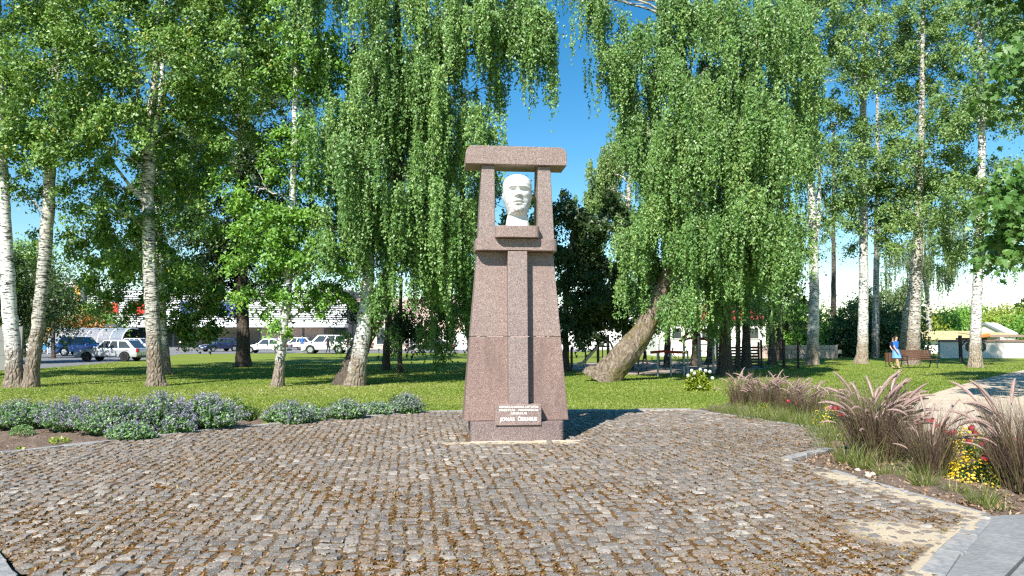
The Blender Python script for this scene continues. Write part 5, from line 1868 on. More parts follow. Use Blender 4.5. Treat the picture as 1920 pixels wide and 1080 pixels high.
# ---- red geraniums and yellow bidens
def geranium(x, y, label, heads, seed, pm='red_petal'):
    rng = np.random.default_rng(seed)
    p = gnd(x, y, -.03)
    o = thing('geranium_plant', label, 'flowering plant', p, 0, 'geraniums in the right bed')
    P, V = leaf_pile(rng, 150, (0, 0, .06), (.16, .15, .17), .055)
    link('foliage', mesh_np('foliage', V, [np.arange(len(V)).reshape(-1, 4)], M['herb_leaf'], tint=np.repeat(np.clip(rng.normal(.5, .25, len(P)), 0, 1), 4)), o)
    for (hx, hy) in heads:
        c0 = np.array(at(hx, hy, p.y - .05 + rng.uniform(-.08, .08))) - np.array(p)
        d = norm(rng.standard_normal((44, 3)) * (1, 1, .8) + (0, 0, .25))
        Pp = d * .042 * rng.uniform(.7, 1.1, (44, 1))
        U = norm(np.cross(d, rng.normal(0, 1, d.shape)))
        Vv = leaves_from(Pp, U, norm(np.cross(d, U)), .034, .95, rng)
        h = link('flower_head', mesh_np('flower_head', Vv, [np.arange(len(Vv)).reshape(-1, 4)], M[pm], tint=np.repeat(rng.random(44), 4)), o, loc=c0)
        mb = MB()
        mb.tube([(0, 0, -.02), (-c0[0] * .6, -c0[1] * .6, -c0[2] + .08)], [.003, .004], 4)
        mb.obj('stem', M['stem_green'], h)


geranium(1558, 800, 'red geranium with flower heads at the gap left of the large clump', [(1566, 766), (1574, 764), (1578, 778)], 470)
geranium(1548, 796, 'pink geranium beside a red one at the gap', [(1556, 764), (1550, 770)], 471, 'pink_petal')
geranium(1495, 775, 'red geranium glimpsed inside the far dense row', [(1478, 752), (1492, 756), (1498, 753)], 472)
geranium(1690, 830, 'red geranium behind the right side of the large clump', [(1683, 781), (1692, 788), (1696, 778)], 473)
geranium(1735, 850, 'red geranium with three heads behind the narrow dark clump', [(1722, 795), (1748, 791), (1754, 797), (1766, 797), (1738, 790), (1726, 802)], 474)
geranium(1788, 850, 'dark red geranium behind the yellow flowers', [(1764, 806), (1786, 810), (1775, 812)], 475)
geranium(1830, 860, 'red geranium with heads standing above the yellow flowers', [(1822, 803), (1817, 829), (1843, 832), (1829, 814), (1851, 826)], 476)
geranium(1852, 900, 'red geranium low among the yellow flowers', [(1850, 858), (1846, 860)], 477)
geranium(1885, 905, 'red geranium left of the right edge clump', [(1872, 832), (1880, 842), (1886, 852), (1893, 846), (1899, 855), (1876, 858), (1882, 849)], 478)
geranium(1915, 880, 'red geranium at the right photo edge', [(1908, 826), (1918, 830), (1912, 834)], 479)


def bidens(x, y, hw, hp, label, seed, n=260):
    rng = np.random.default_rng(seed)
    p = gnd(x, y, -.03)
    s = p.y / F
    o = thing('yellow_flower_plant', label, 'flowering plant', p, 0, 'yellow flowering plants in the right bed')
    P, V = leaf_pile(rng, 700, (0, 0, 0), (hw * s, hw * s * .75, hp * s), .028)
    link('foliage', mesh_np('foliage', V, [np.arange(len(V)).reshape(-1, 4)], M['herb_leaf'], tint=np.repeat(np.clip(rng.normal(.55, .25, len(P)), 0, 1), 4)), o)
    d = norm(rng.standard_normal((n, 3)))
    d[:, 2] = np.abs(d[:, 2])
    Pp = d * np.array([hw * s, hw * s * .75, hp * s]) * rng.uniform(.92, 1.15, (n, 1))
    nr = norm(d + rng.normal(0, .4, d.shape) + (0, -.3, .5))
    U = norm(np.cross(nr, rng.normal(0, 1, d.shape)))
    W = norm(np.cross(nr, U))
    V1 = leaves_from(Pp, U, W, .033, .62, rng)
    V2 = leaves_from(Pp + nr * .002, W, U, .033, .62, rng)
    V = np.concatenate([V1, V2])
    link('blossoms', mesh_np('blossoms', V, [np.arange(len(V)).reshape(-1, 4)], M['yellow_petal'], tint=np.repeat(np.tile(rng.random(n), 2), 4)), o)['kind'] = 'stuff'


bidens(1838, 900, 52, 46, 'largest mound of yellow flowers left of the right edge clump', 480, 480)
bidens(1815, 850, 46, 44, 'yellow flowers at the back beside the sandy path', 481, 420)
bidens(1700, 862, 22, 46, 'few yellow flowers between the large and the narrow clump', 482, 130)
bidens(1888, 912, 26, 40, 'yellow orange flowers at the foot of the right edge clump', 483, 110)
bidens(1772, 880, 26, 50, 'yellow flowers right behind the narrow dark clump', 484, 200)
bidens(1548, 800, 22, 34, 'yellow flowers beneath the pink geranium', 485, 120)
bidens(1428, 775, 16, 20, 'orange yellow flowers within the far row', 486, 30)

scatter_bits('dry_litter', 30000, (3.0, 8.6), (6.5, 16.2), BED_R, -.02, .022, M['litter'], 61, .5, lambda x, y: np.full_like(x, .5))
scatter_bits('dry_litter', 16000, (-13, -1), (8.5, 14.5), BED_L, -.02, .018, M['litter'], 62, .4, lambda x, y: np.full_like(x, .3))
# a few loose pale stones on the soil
rg = random.Random(8)
M['pebble'] = plain('pale_stone', (.62, .50, .38), .85)
for i, (x, y, lb) in enumerate(((1616, 886, 'pale stone leftmost of the group under the large clump'), (1624, 888, 'pale stone in the middle of the little group'), (1637, 889, 'largest pale stone of the little group'), (1628, 892, 'pale stone nearest the cobbles of the group'), (1608, 882, 'reddish pale stone left of the group'))):
    bm = bmesh.new()
    bmesh.ops.create_icosphere(bm, subdivisions=2, radius=.04)
    for v in bm.verts: v.co = Vector((v.co.x * rg.uniform(.8, 1.2), v.co.y * rg.uniform(.7, 1.0), v.co.z * rg.uniform(.5, .8)))
    me = bpy.data.meshes.new('stone')
    bm.to_mesh(me)
    bm.free()
    me.materials.append(M['pebble'])
    o = link('stone', me, None, gnd(x, y, -.02))
    tag(o, lb, 'stone', 'loose pale stones in the right bed')


# ================================================================== BUILDINGS
M['white_wall'] = plain('white_render', (.78, .76, .72), .85, var=.05, scale=1)
M['slat_white'] = plain('white_metal_slat', (.78, .78, .78), .5, var=.04)
M['slat_gap'] = plain('grey_backing', (.20, .20, .21), .8)
M['pink_wall'] = plain('pinkish_plaster', (.62, .46, .38), .9, var=.06, scale=.6)
M['red_roof'] = plain('red_metal_roof', (.55, .06, .07), .5, var=.08)
M['red_sign'] = plain('red_sign', (.70, .05, .03), .5)
M['blue_panel'] = plain('blue_panel', (.06, .10, .32), .5)
M['green_panel'] = plain('green_panel', (.02, .20, .12), .5)
M['orange_wall'] = plain('orange_plaster', (.78, .38, .10), .85, var=.05)
M['grey_wall'] = plain('grey_concrete_panel', (.20, .20, .19), .9, var=.1, scale=1.2)
M['glass_dark'] = plain('dark_glazing', (.05, .065, .075), .08, spec=.6)
M['metal_grey'] = plain('grey_metal', (.38, .39, .40), .45, .6)
M['metal_black'] = plain('black_metal', (.03, .03, .032), .5)
M['metal_red'] = plain('red_painted_metal', (.38, .03, .03), .45)
M['wood_brown'] = plain('brown_wood', (.10, .045, .022), .7, var=.3, scale=12)
M['wood_dark'] = plain('dark_wood', (.035, .026, .02), .8, var=.3, scale=12)
M['tyre'] = plain('tyre', (.022, .022, .023), .85)
M['rim'] = plain('alloy_rim', (.62, .63, .65), .35, .7)
M['rim_dark'] = plain('black_rim', (.035, .035, .04), .4, .5)
M['lamp_red'] = plain('tail_lamp', (.40, .012, .012), .25)
M['lamp_clear'] = plain('head_lamp', (.72, .74, .76), .15)
M['plate'] = plain('number_plate', (.78, .78, .76), .5)
t = NT('clear_polycarbonate')
M['poly'] = t.bsdf((.50, .56, .66), .2, spec=.5, Alpha=.42)

# supermarket: striped white slat front, pink plaster to the right
YB = 92.0


def bx(px): return (px - 960) / F * YB


def bz(py): return at(960, py, YB).z


store = thing('store_building', 'long flat roofed store with white striped slat front and red signs', 'building', (bx(400), YB, LAWN))
ox = bx(400)
mb = MB()
mb.box(((bx(160) + bx(652)) / 2 - ox, 9, 3.7), (bx(652) - bx(160), 17.4, 7.4))
mb.obj('wall', M['slat_gap'], store)
z0, z1 = bz(608), bz(545)
ns_ = 15
sm = MB()
sm.box((0, 0, 0), (bx(650) - bx(162), .16, (z1 - z0) / ns_ * .66))
sm = sm.mesh('slat', M['slat_white'], bevel=.02, seg=1)
for i in range(ns_):
    link('slat', sm, store, ((bx(162) + bx(650)) / 2 - ox, .12, z0 + (i + .5) * (z1 - z0) / ns_ - LAWN))
# glazed ground floor with posts
gw = bx(650) - bx(162)
for i in range(12):
    xw = bx(162) - ox + gw * (i + .5) / 12
    mb = MB()
    mb.box((xw, .26, z0 / 2 + .1), (gw / 12 - .3, .08, z0 - .5))
    mb.obj('window', M['glass_dark'] if i not in (8, 9, 10) else M['pink_wall'], store)
mb = MB()
mb.box((bx(405) - ox, -1.0, z0 - .15), (gw + .6, 2.0, .35))
mb.obj('canopy', M['slat_white'], store, bevel=.03, seg=1)
# red sign shapes standing proud of the slats, all the leaves let one see of them
for x0, x1, ya, yb in ((193, 206, 566, 586), (208, 221, 568, 588)):
    mb = MB()
    xa, xb, za, zb_ = bx(x0) - ox, bx(x1) - ox, bz(yb) - LAWN, bz(ya) - LAWN
    mb.prism(rounded(xa, xb, za, zb_, .18, 3), 'y', -.16, .02)
    mb.obj('sign_emblem', M['red_sign'], store)
mb = MB()
mb.prism([(bx(262 + 13 * math.cos(a)) - ox, bz(578 + 12 * math.sin(a)) - LAWN) for a in [2 * PI * k / 18 for k in range(18)]], 'y', -.16, 0.02)
mb.obj('sign_emblem', M['red_sign'], store)
mb = MB()
st5 = [(386 + (12 if k % 2 == 0 else 6.5) * math.sin(PI * k / 5), 578 - (13 if k % 2 == 0 else 7) * math.cos(PI * k / 5)) for k in range(10)]
mb.prism([(bx(x) - ox, bz(y) - LAWN) for x, y in st5], 'y', -.16, .02)
mb.obj('sign_emblem', M['red_sign'], store)
for x0, x1 in ((338, 366), (405, 432), (434, 450)):
    mb = MB()
    mb.box((bx((x0 + x1) / 2) - ox, 0, bz(579) - LAWN), (bx(x1) - bx(x0), .1, bz(566) - bz(593)))
    mb.obj('sign_panel', M['blue_panel'], store)

pk = thing('shop_building', 'pinkish plastered shop with small red sign over a green band', 'building', (bx(780), YB + 2, LAWN))
ox = bx(780)
mb = MB()
mb.box(((bx(653) + bx(1046)) / 2 - ox, 8, bz(556) / 2), (bx(1046) - bx(653), 14, bz(556)))
mb.obj('wall', M['pink_wall'], pk)
for px_ in (680, 706, 745, 770, 905, 950, 1000):
    mb = MB()
    mb.box((bx(px_) - ox, .98, bz(628)), (1.15, .1, 2.3))
    f_ = mb.obj('window', M['slat_white'], pk)
    mb = MB()
    mb.box((bx(px_) - ox, .95, bz(628)), (.95, .08, 2.1))
    mb.obj('pane', M['glass_dark'], f_)
mb = MB()
mb.box((bx(834) - ox, .9, bz(584)), (bx(850) - bx(816), .25, 1.0))
mb.obj('sign_band', M['green_panel'], pk)
me = text_mesh('sign_letters', 'PROD', 1.0, M['red_sign'], .1, .02)
wd = max(v.co.x for v in me.vertices) - min(v.co.x for v in me.vertices)
for v in me.vertices: v.co.x *= (bx(848) - bx(818)) / wd
link('sign_letter', me, pk, (bx(833) - ox, .85, bz(576)), (PI / 2, 0, 0))
mb = MB()
mb.box((bx(850) - ox, .5, bz(641)), (3.2, .9, 2.6))
mb.obj('porch', M['white_wall'], pk)
s2 = thing('store_building', 'smaller store with white slat front glimpsed right of the monument', 'building', (bx(1100), YB + 1, LAWN))
ox = bx(1100)
mb = MB()
mb.box(((bx(1047) + bx(1215)) / 2 - ox, 8, bz(566) / 2), (bx(1215) - bx(1047), 14, bz(566)))
mb.obj('wall', M['white_wall'], s2)
z0, z1 = bz(612), bz(568)
sm = MB()
sm.box((0, 0, 0), (bx(1213) - bx(1049), .14, (z1 - z0) / 9 * .62))
sm = sm.mesh('slat', M['slat_white'], bevel=.02, seg=1)
mb = MB()
mb.box(((bx(1049) + bx(1213)) / 2 - ox, .95, (z0 + z1) / 2), (bx(1213) - bx(1049), .1, z1 - z0))
mb.obj('slat_backing', M['slat_gap'], s2)
for i in range(9): link('slat', sm, s2, ((bx(1049) + bx(1213)) / 2 - ox, .80, z0 + (i + .5) * (z1 - z0) / 9))

# orange tower
o = thing('tower_block', 'narrow white and orange tower beyond the car park trees', 'building', (at(133, 630, 125).x, 125, LAWN))
mb = MB()
mb.box((0, 3, at(133, 528, 125).z / 2), (2.6, 6, at(133, 528, 125).z))
mb.obj('wall', M['white_wall'], o)
mb = MB()
mb.box((.9, -.06, at(133, 528, 125).z / 2), (.9, .12, at(133, 528, 125).z - .2))
mb.obj('stripe', M['orange_wall'], o)
mb = MB()
mb.box((3.6, 4, at(160, 545, 125).z / 2), (3.4, 6, at(160, 545, 125).z))
mb.obj('side_wall', M['pink_wall'], o)

# white house with the red roof, behind the playground
YH = 62.0
xh0, xh1 = at(1232, 630, YH).x, at(1437, 630, YH).x
zh, zr = at(960, 596, YH).z, at(960, 567, YH).z
o = thing('white_house', 'low white house with red metal roof behind the playground', 'building', ((xh0 + xh1) / 2, YH, LAWN))
hw_ = (xh1 - xh0) / 2
mb = MB()
mb.box((0, 4.2, zh / 2), (2 * hw_, 8, zh))
mb.obj('wall', M['white_wall'], o)
mb = MB()
mb.add([(-hw_ - .2, -.35, zh - .05), (hw_ + .2, -.35, zh - .05), (hw_ - .5, 4.2, zr), (-hw_ - .2, 4.2, zr), (-hw_ - .2, 8.6, zh - .05), (hw_ + .2, 8.6, zh - .05)], [(0, 1, 2, 3), (3, 2, 5, 4), (1, 5, 2), (0, 3, 4), (0, 4, 5, 1)])
mb.obj('roof', M['red_roof'], o)
for k in range(12):
    mb = MB()
    x = -hw_ + .2 + k * (2 * hw_ - 1.0) / 11
    mb.box((0, 0, 0), (.06, 4.75, .07), 0, Matrix.Rotation(math.atan2(zr - zh, 4.55), 3, 'X'))
    mb.obj('roof_seam', M['red_roof'], o, (x, 1.92, (zh + zr) / 2 + .04))
for px_, w_, h_, zc in ((1270, .9, 1.0, 1.9), (1325, .9, 1.0, 1.9), (1415, .9, 1.0, 1.9)):
    mb = MB()
    mb.box((at(px_, 630, YH).x - (xh0 + xh1) / 2, .17, zc), (w_, .1, h_))
    f_ = mb.obj('window', M['slat_white'], o)
    mb = MB()
    mb.box((at(px_, 630, YH).x - (xh0 + xh1) / 2, .14, zc), (w_ - .2, .1, h_ - .2))
    mb.obj('pane', M['glass_dark'], f_)
mb = MB()
mb.box((at(1343, 630, YH).x - (xh0 + xh1) / 2, .1, 1.05), (1.0, .14, 2.1))
mb.obj('door', M['metal_grey'], o)

# grey wall at the far left
YW = 36.5
x0, x1 = at(-140, 630, YW).x, at(44, 630, YW).x
o = thing('concrete_wall', 'grey concrete panel wall at the far left behind the birch pair', 'wall', ((x0 + x1) / 2, YW, LAWN))
npn = 4
for i in range(npn):
    for k in range(3):
        hh = (at(0, 612, YW).z - LAWN) / 3
        mb = MB()
        mb.box(((i + .5 - npn / 2) * (x1 - x0) / npn, 0, (k + .5) * hh), ((x1 - x0) / npn - .02, .14, hh - .015))
        mb.obj('panel', M['grey_wall'], o, bevel=.01, seg=1)

# white garden wall at the right with tile coping
YG = 57.0
x0, x1 = at(1762, 630, YG).x, at(2060, 630, YG).x
zt = at(960, 641, YG).z - LAWN
o = thing('garden_wall', 'long low white garden wall with dark tile coping at the right', 'wall', ((x0 + x1) / 2, YG, LAWN))
mb = MB()
mb.box((0, .15, zt / 2), (x1 - x0, .3, zt))
mb.obj('wall', plain('cream_render', (.74, .66, .60), .9, var=.04, scale=.5), o)
sm = MB()
sm.prism([(0, 0), (.5, 0), (.25, .14)], 'x', 0, .30)
sm = sm.mesh('coping_tile', plain('coping_tile', (.20, .12, .09), .8))
for k in range(int((x1 - x0) / .31)):
    link('coping_tile', sm, o, (-(x1 - x0) / 2 + k * .31, -.1, zt + .002))
# low white building with long straw coloured roof, white roofed shed
YL = 72.0
x0, x1 = at(1700, 630, YL).x, at(1850, 630, YL).x
o = thing('low_building', 'low white outbuilding with a long straw coloured roof', 'building', ((x0 + x1) / 2, YL, LAWN))
z_e, z_r = at(960, 637, YL).z - LAWN, at(960, 620, YL).z - LAWN
hw_ = (x1 - x0) / 2
mb = MB()
mb.box((0, 3.1, z_e / 2), (2 * hw_, 5.8, z_e))
mb.obj('wall', M['white_wall'], o)
M['straw'] = plain('straw_roof', (.50, .42, .20), .9, var=.2, scale=3)
mb = MB()
mb.add([(-hw_ - .3, -.3, z_e), (hw_ + .3, -.3, z_e), (hw_ + .3, 3.1, z_r), (-hw_ - .3, 3.1, z_r), (-hw_ - .3, 6.5, z_e), (hw_ + .3, 6.5, z_e)], [(0, 1, 2, 3), (3, 2, 5, 4), (1, 5, 2), (0, 3, 4), (0, 4, 5, 1)])
mb.obj('roof', M['straw'], o)
YS = 84.0
p = at(1858, 630, YS)
o = thing('shed', 'white roofed shed with pale gable above the garden wall', 'building', (p.x, YS, LAWN), R(33))
z_r, z_e = at(960, 605, YS).z - LAWN, at(960, 625, YS).z - LAWN
ln, run = 1.35, 2.2
mb = MB()
mb.prism([(-run + .25, 0), (run - .25, 0), (run - .25, z_e + .1), (0, z_r - .12), (-run + .25, z_e + .1)], 'x', -ln + .15, ln - .15)
mb.obj('wall', plain('cream_wall', (.75, .68, .55), .9), o)
for s_ in (-1, 1):
    mb = MB()
    mb.prism([(0, z_r), (s_ * run, z_e), (s_ * run, z_e - .1), (0, z_r - .1)], 'x', -ln, ln)
    mb.obj('roof', plain('white_sheet_roof', (.80, .80, .80), .5) if s_ < 0 else bpy.data.materials['white_sheet_roof'], o)
    mb = MB()
    mb.prism([(0, z_r + .02), (s_ * run, z_e + .02), (s_ * run, z_e - .22), (0, z_r - .22)], 'x', -ln - .06, -ln)
    mb.obj('barge_board', M['metal_grey'], o)
YC = 61.0
x0, x1 = at(1832, 630, YC).x, at(1916, 630, YC).x
o = thing('carport', 'open carport with brown beam and orange flap in front of the shed', 'shelter', ((x0 + x1) / 2, YC, LAWN))
zc = at(960, 630, YC).z - LAWN
mb = MB()
mb.box((.4, 0, zc), (x1 - x0 - .6, .25, .18))
mb.obj('beam', plain('brown_beam', (.32, .22, .18), .7), o)
mb = MB()
mb.box((.4, 1.6, zc + .13), (x1 - x0, 3.4, .08), 0, Matrix.Rotation(R(5), 3, 'X'))
mb.obj('roof', M['straw'], o)
mb = MB()
mb.box((-(x1 - x0) / 2 + .45, -.1, zc + .02), (.95, .3, .2), 0, Matrix.Rotation(R(-8), 3, 'Y'))
mb.obj('flap', plain('orange_cover', (.75, .20, .04), .6), o)
mb = MB()
mb.box((-(x1 - x0) / 2 + .6, .6, zc / 2 - .05), (1.0, .3, zc - .2))
mb.obj('door', plain('red_brown_door', (.16, .03, .025), .6), o)
mb = MB()
mb.box((.7, 3.0, zc / 2), (x1 - x0 - 1.2, .2, zc - .1))
mb.obj('back_wall', M['white_wall'], o)
for s in (-1, 1):
    mb = MB()
    mb.tube([(.6 + s * 1.4, -.02, zc - .45), (.6 + s * .1, -.02, zc - .1)], .03, 6)
    mb.obj('brace', M['metal_grey'], o)
mb = MB()
mb.tube([(.6, -.02, .5), (.6, -.02, zc - .1)], .025, 6)
mb.obj('post', M['metal_grey'], o)
# brick-like low wall behind the wire gate
o = thing('low_wall', 'low beige block wall behind the wire gate', 'wall', (at(1490, 630, 55).x, 55, LAWN))
for i in range(10):
    for k in range(3):
        mb = MB()
        mb.box(((i - 4.5) * .62 + (k % 2) * .3, 0, .19 + k * .33), (.6, .22, .315))
        mb.obj('block', M['pink_wall'], o, bevel=.015, seg=1)


# ================================================================== CARS
def car(label, x, y, L, W, H, paint, facing, kind='hatch', rim='rim', seed=0, z=None, turn=0.0, light=True):
    """x, y photo pixels of the middle of the near wheels' ground line; facing -1 left, +1 right; turn in degrees"""
    p = gnd(x, y, LAWN + .006 if z is None else z)
    o = thing('parked_car', label, 'car', p, (PI if facing < 0 else 0) + R(turn), 'cars in the car park')
    hl, hw = L / 2, W / 2
    zb, zs = .20, H * .60                       # sill, belt line
    wr = H * .215
    xf, xr = hl * .60, -hl * .60
    # side outline of the body with wheel arches
    prof = []
    prof += [(-hl + .06, zb + .08), (-hl, zb + .28), (-hl + .02, zs - .05), (-hl + .12, zs + .02)]
    if kind == 'van': hood = [(hl * .55, zs + .02), (hl * .93, zs - .16), (hl, zs - .34)]
    else: hood = [(hl * .34, zs + .02), (hl * .80, zs - .10), (hl * .97, zs - .24), (hl, zs - .38)]
    prof += hood + [(hl, zb + .22), (hl - .08, zb + .04)]
    def arch(cx):
        return [(cx + wr * 1.15 * math.cos(a), max(zb, wr + wr * 1.15 * math.sin(a))) for a in np.linspace(0, PI, 9)]
    prof += arch(xf) + arch(xr)
    mb = MB()
    mb.prism(prof, 'y', -hw, hw)
    body = mb.obj('body', paint, o, smooth=True, bevel=.05, seg=2, limit=25)
    # cabin
    if kind == 'sedan': bot, top = (-hl * .74, hl * .36), (-hl * .42, hl * .08)
    elif kind == 'estate': bot, top = (-hl * .95, hl * .38), (-hl * .80, hl * .10)
    elif kind == 'van': bot, top = (-hl * .97, hl * .62), (-hl * .93, hl * .30)
    else: bot, top = (-hl * .92, hl * .38), (-hl * .62, hl * .10)
    wb, wt = hw - .05, hw - .20
    zc0, zc1 = zs - .02, H
    ring0 = [(bot[0], -wb, zc0), (bot[1], -wb, zc0), (bot[1], wb, zc0), (bot[0], wb, zc0)]
    ring1 = [(top[0], -wt, zc1), (top[1], -wt, zc1), (top[1], wt, zc1), (top[0], wt, zc1)]
    mb = MB()
    mb.loft([ring0, ring1])
    mb.obj('cabin', paint, o, smooth=True, bevel=.06, seg=2, limit=25)
    def on(u, v, side):                          # point on the cabin side, u along, v up
        a = lerp(bot[0], bot[1], u)
        b_ = lerp(top[0], top[1], u)
        return (lerp(a, b_, v), side * (lerp(wb, wt, v) + .012), lerp(zc0, zc1, v))
    cuts = {'hatch': (.07, .40, .66, .95), 'sedan': (.10, .48, .93), 'estate': (.05, .31, .58, .94), 'van': (.05, .36, .64, .95)}[kind]
    for side in (-1, 1):
        for u0, u1 in zip(cuts, cuts[1:]):
            mb = MB()
            a, b_, c_, d_ = on(u0 + .015, .10, side), on(u1 - .015, .10, side), on(u1 - .02, .88, side), on(u0 + .02, .88, side)
            mb.add([a, b_, c_, d_], [(0, 1, 2, 3)])
            mb.obj('side_window', M['glass_dark'], o)
    for e, (xb_, xt_) in ((1, (bot[1], top[1])), (-1, (bot[0], top[0]))):
        mb = MB()
        q = []
        for v, yy in ((.10, -1), (.10, 1), (.90, 1), (.90, -1)):
            q.append((lerp(xb_, xt_, v) + e * .014, yy * (lerp(wb, wt, v) - .08), lerp(zc0, zc1, v)))
        mb.add(q, [(0, 1, 2, 3)])
        mb.obj('windscreen' if e > 0 else 'rear_window', M['glass_dark'], o)
    # wheels
    for cx in (xf, xr):
        for side in (-1, 1):
            mb = MB()
            yo = side * (hw - .01)
            mb.prism(circle(cx, wr, wr, 18), 'y', yo - side * .21, yo)
            wl = mb.obj('wheel', M['tyre'], o, bevel=.02, seg=1)
            mb = MB()
            mb.prism(circle(cx, wr, wr * .64, 16), 'y', yo - side * .02, yo + side * .012)
            for k in range(5):
                a = 2 * PI * k / 5
                mb.box((cx + wr * .36 * math.cos(a), yo + side * .02, wr + wr * .36 * math.sin(a)), (wr * .5, .02, wr * .16), 0, Matrix.Rotation(-a, 3, 'Y'))
            mb.obj('rim', M[rim], wl)
    for side in (-1, 1):
        mb = MB()
        mb.box((hl - .10, side * (hw - .22), zs - .27), (.22, .34, .15))
        mb.obj('headlight', M['lamp_clear'], o, bevel=.03, seg=1)
        mb = MB()
        mb.box((-hl + .03, side * (hw - .13), zs - .13), (.14, .28, .26 if kind != 'van' else .5))
        mb.obj('taillight', M['lamp_red'], o, bevel=.02, seg=1)
        mb = MB()
        mb.box((bot[1] - .12, side * (hw + .06), zs + .07), (.13, .18, .13))
        mb.obj('mirror', paint, o, bevel=.03, seg=1)
        for u in (.2, .52):
            mb = MB()
            mb.box((lerp(bot[0], bot[1], u), side * (hw + .006), zs - .12), (.17, .02, .03))
            mb.obj('door_handle', M['metal_grey'], o)
        mb = MB()
        mb.box((0, side * (hw + .003), zb + .16), (L * .36, .012, .05))
        mb.obj('side_trim', M['metal_black'], o)
    for e in (-1, 1):
        mb = MB()
        mb.box((e * (hl + .012), 0, zb + .24), (.02, .5, .11))
        mb.obj('number_plate', M['plate'], o)
        mb = MB()
        mb.box((e * (hl - .02), 0, zb + .10), (.06, W * .8, .14))
        mb.obj('bumper', M['metal_black'], o, bevel=.02, seg=1)
    return o


def paint(name, col, metal=.0):
    t = NT(name)
    return t.bsdf(col, .32, metal=metal, coat=.6, spec=.5)


P_white = paint('white_car_paint', (.74, .75, .77))
P_silver = paint('light_grey_car_paint', (.55, .57, .62), .3)
P_lblue = paint('light_blue_car_paint', (.08, .27, .50), .2)
P_blue = paint('blue_car_paint', (.03, .12, .42), .1)
P_navy = paint('navy_car_paint', (.015, .03, .12))
P_red = paint('red_car_paint', (.36, .02, .025))
P_black = paint('black_car_paint', (.018, .02, .024))
P_grey = paint('grey_car_paint', (.13, .14, .15), .3)
car('light grey hatchback with black wheels and red tail lights, nearest of the parked cars', 210, 677, 4.2, 1.78, 1.42, P_silver, -1, 'hatch', 'rim_dark')
car('bright blue tall estate car with pale wheels, behind the light grey hatchback', 158, 667, 4.1, 1.72, 1.60, P_blue, 1, 'estate')
car('light blue estate car at the far left, partly hidden by the leaning trunk', 108, 663, 4.3, 1.7, 1.45, P_lblue, -1, 'estate')
car('red car in the shade left of the navy car', 382, 652, 4.3, 1.72, 1.42, P_red, 1, 'hatch')
car('navy blue car seen from the front corner with white number plate', 412, 659, 4.1, 1.72, 1.42, P_navy, -1, 'hatch', turn=52)
car('white saloon car between the black trunk and the slim birch', 500, 662, 4.5, 1.76, 1.42, P_white, -1, 'sedan')
car('white car behind the man in blue', 556, 656, 4.2, 1.74, 1.5, P_white, -1, 'hatch')
car('white people carrier left of the double trunked birch', 612, 663, 4.4, 1.8, 1.78, P_white, -1, 'van')
car('grey car tucked behind the double trunked birch', 664, 657, 4.2, 1.74, 1.45, P_grey, -1, 'estate')
car('black car facing left behind hanging twigs', 808, 662, 4.4, 1.76, 1.42, P_black, -1, 'sedan')
car('white car parked behind the black one', 785, 653, 4.2, 1.74, 1.5, P_white, 1, 'hatch')
car('dark grey estate car seen right of the monument', 1100, 654, 4.6, 1.78, 1.5, P_grey, -1, 'estate')
car('white van with an orange stripe at the far left by the shelter', 66, 655, 5.0, 1.95, 2.5, P_white, -1, 'van')
car('pale car half hidden behind the stout birch', 262, 660, 4.2, 1.74, 1.45, P_white, 1, 'hatch')

# cart shelter with curved clear roof
YK = 70.0
x0, x1 = at(94, 630, YK).x, at(232, 630, YK).x
o = thing('cart_shelter', 'trolley shelter with curved clear roof panels and white ribs', 'shelter', ((x0 + x1) / 2, YK, LAWN + .006))
nb = 6
hs_ = at(960, 615, YK).z - LAWN


def arc(v): return (1.9 * (1 - math.cos(v * PI / 2)) * 1.0 - .3, hs_ * (.48 + .52 * math.sin(v * PI / 2)))


for i in range(nb + 1):
    xx = x0 + (x1 - x0) * i / nb - (x0 + x1) / 2
    mb = MB()
    mb.tube([(xx, -.3, 0)] + [(xx, *arc(v)) for v in np.linspace(0, 1, 8)] + [(xx, 2.6, hs_ * .97)], .055, 6)
    mb.obj('rib', M['slat_white'], o)
    if i < nb:
        xn = x0 + (x1 - x0) * (i + 1) / nb - (x0 + x1) / 2
        mb = MB()
        vs = np.linspace(0, 1, 7)
        for a, b_ in zip(vs, vs[1:]):
            mb.add([(xx + .06, *arc(a)), (xn - .06, *arc(a)), (xn - .06, *arc(b_)), (xx + .06, *arc(b_))], [(0, 1, 2, 3)])
        mb.obj('roof_panel', M['poly'], o)
mb = MB()
mb.box((0, -.3, hs_ * .25), (x1 - x0, .04, hs_ * .44))
mb.obj('front_panel', M['poly'], o)
# small kiosk at the far left
o = thing('kiosk', 'white kiosk with yellow orange sign behind the light blue car', 'kiosk', (at(72, 630, 84).x, 84, LAWN + .006))
mb = MB()
mb.box((0, 1, 1.4), (3.6, 2, 2.8))
mb.obj('wall', M['white_wall'], o)
mb = MB()
mb.box((.6, -.06, 2.55), (1.8, .1, .75))
mb.obj('sign_panel', plain('yellow_orange_sign', (.80, .42, .03), .5), o)
mb = MB()
mb.box((0, -.04, 1.6), (3.0, .1, .8))
mb.obj('window', M['glass_dark'], o)
mb = MB()
mb.box((4.4, 1.6, 2.85), (6.0, 2.5, .28))
mb.obj('canopy', M['metal_grey'], o)


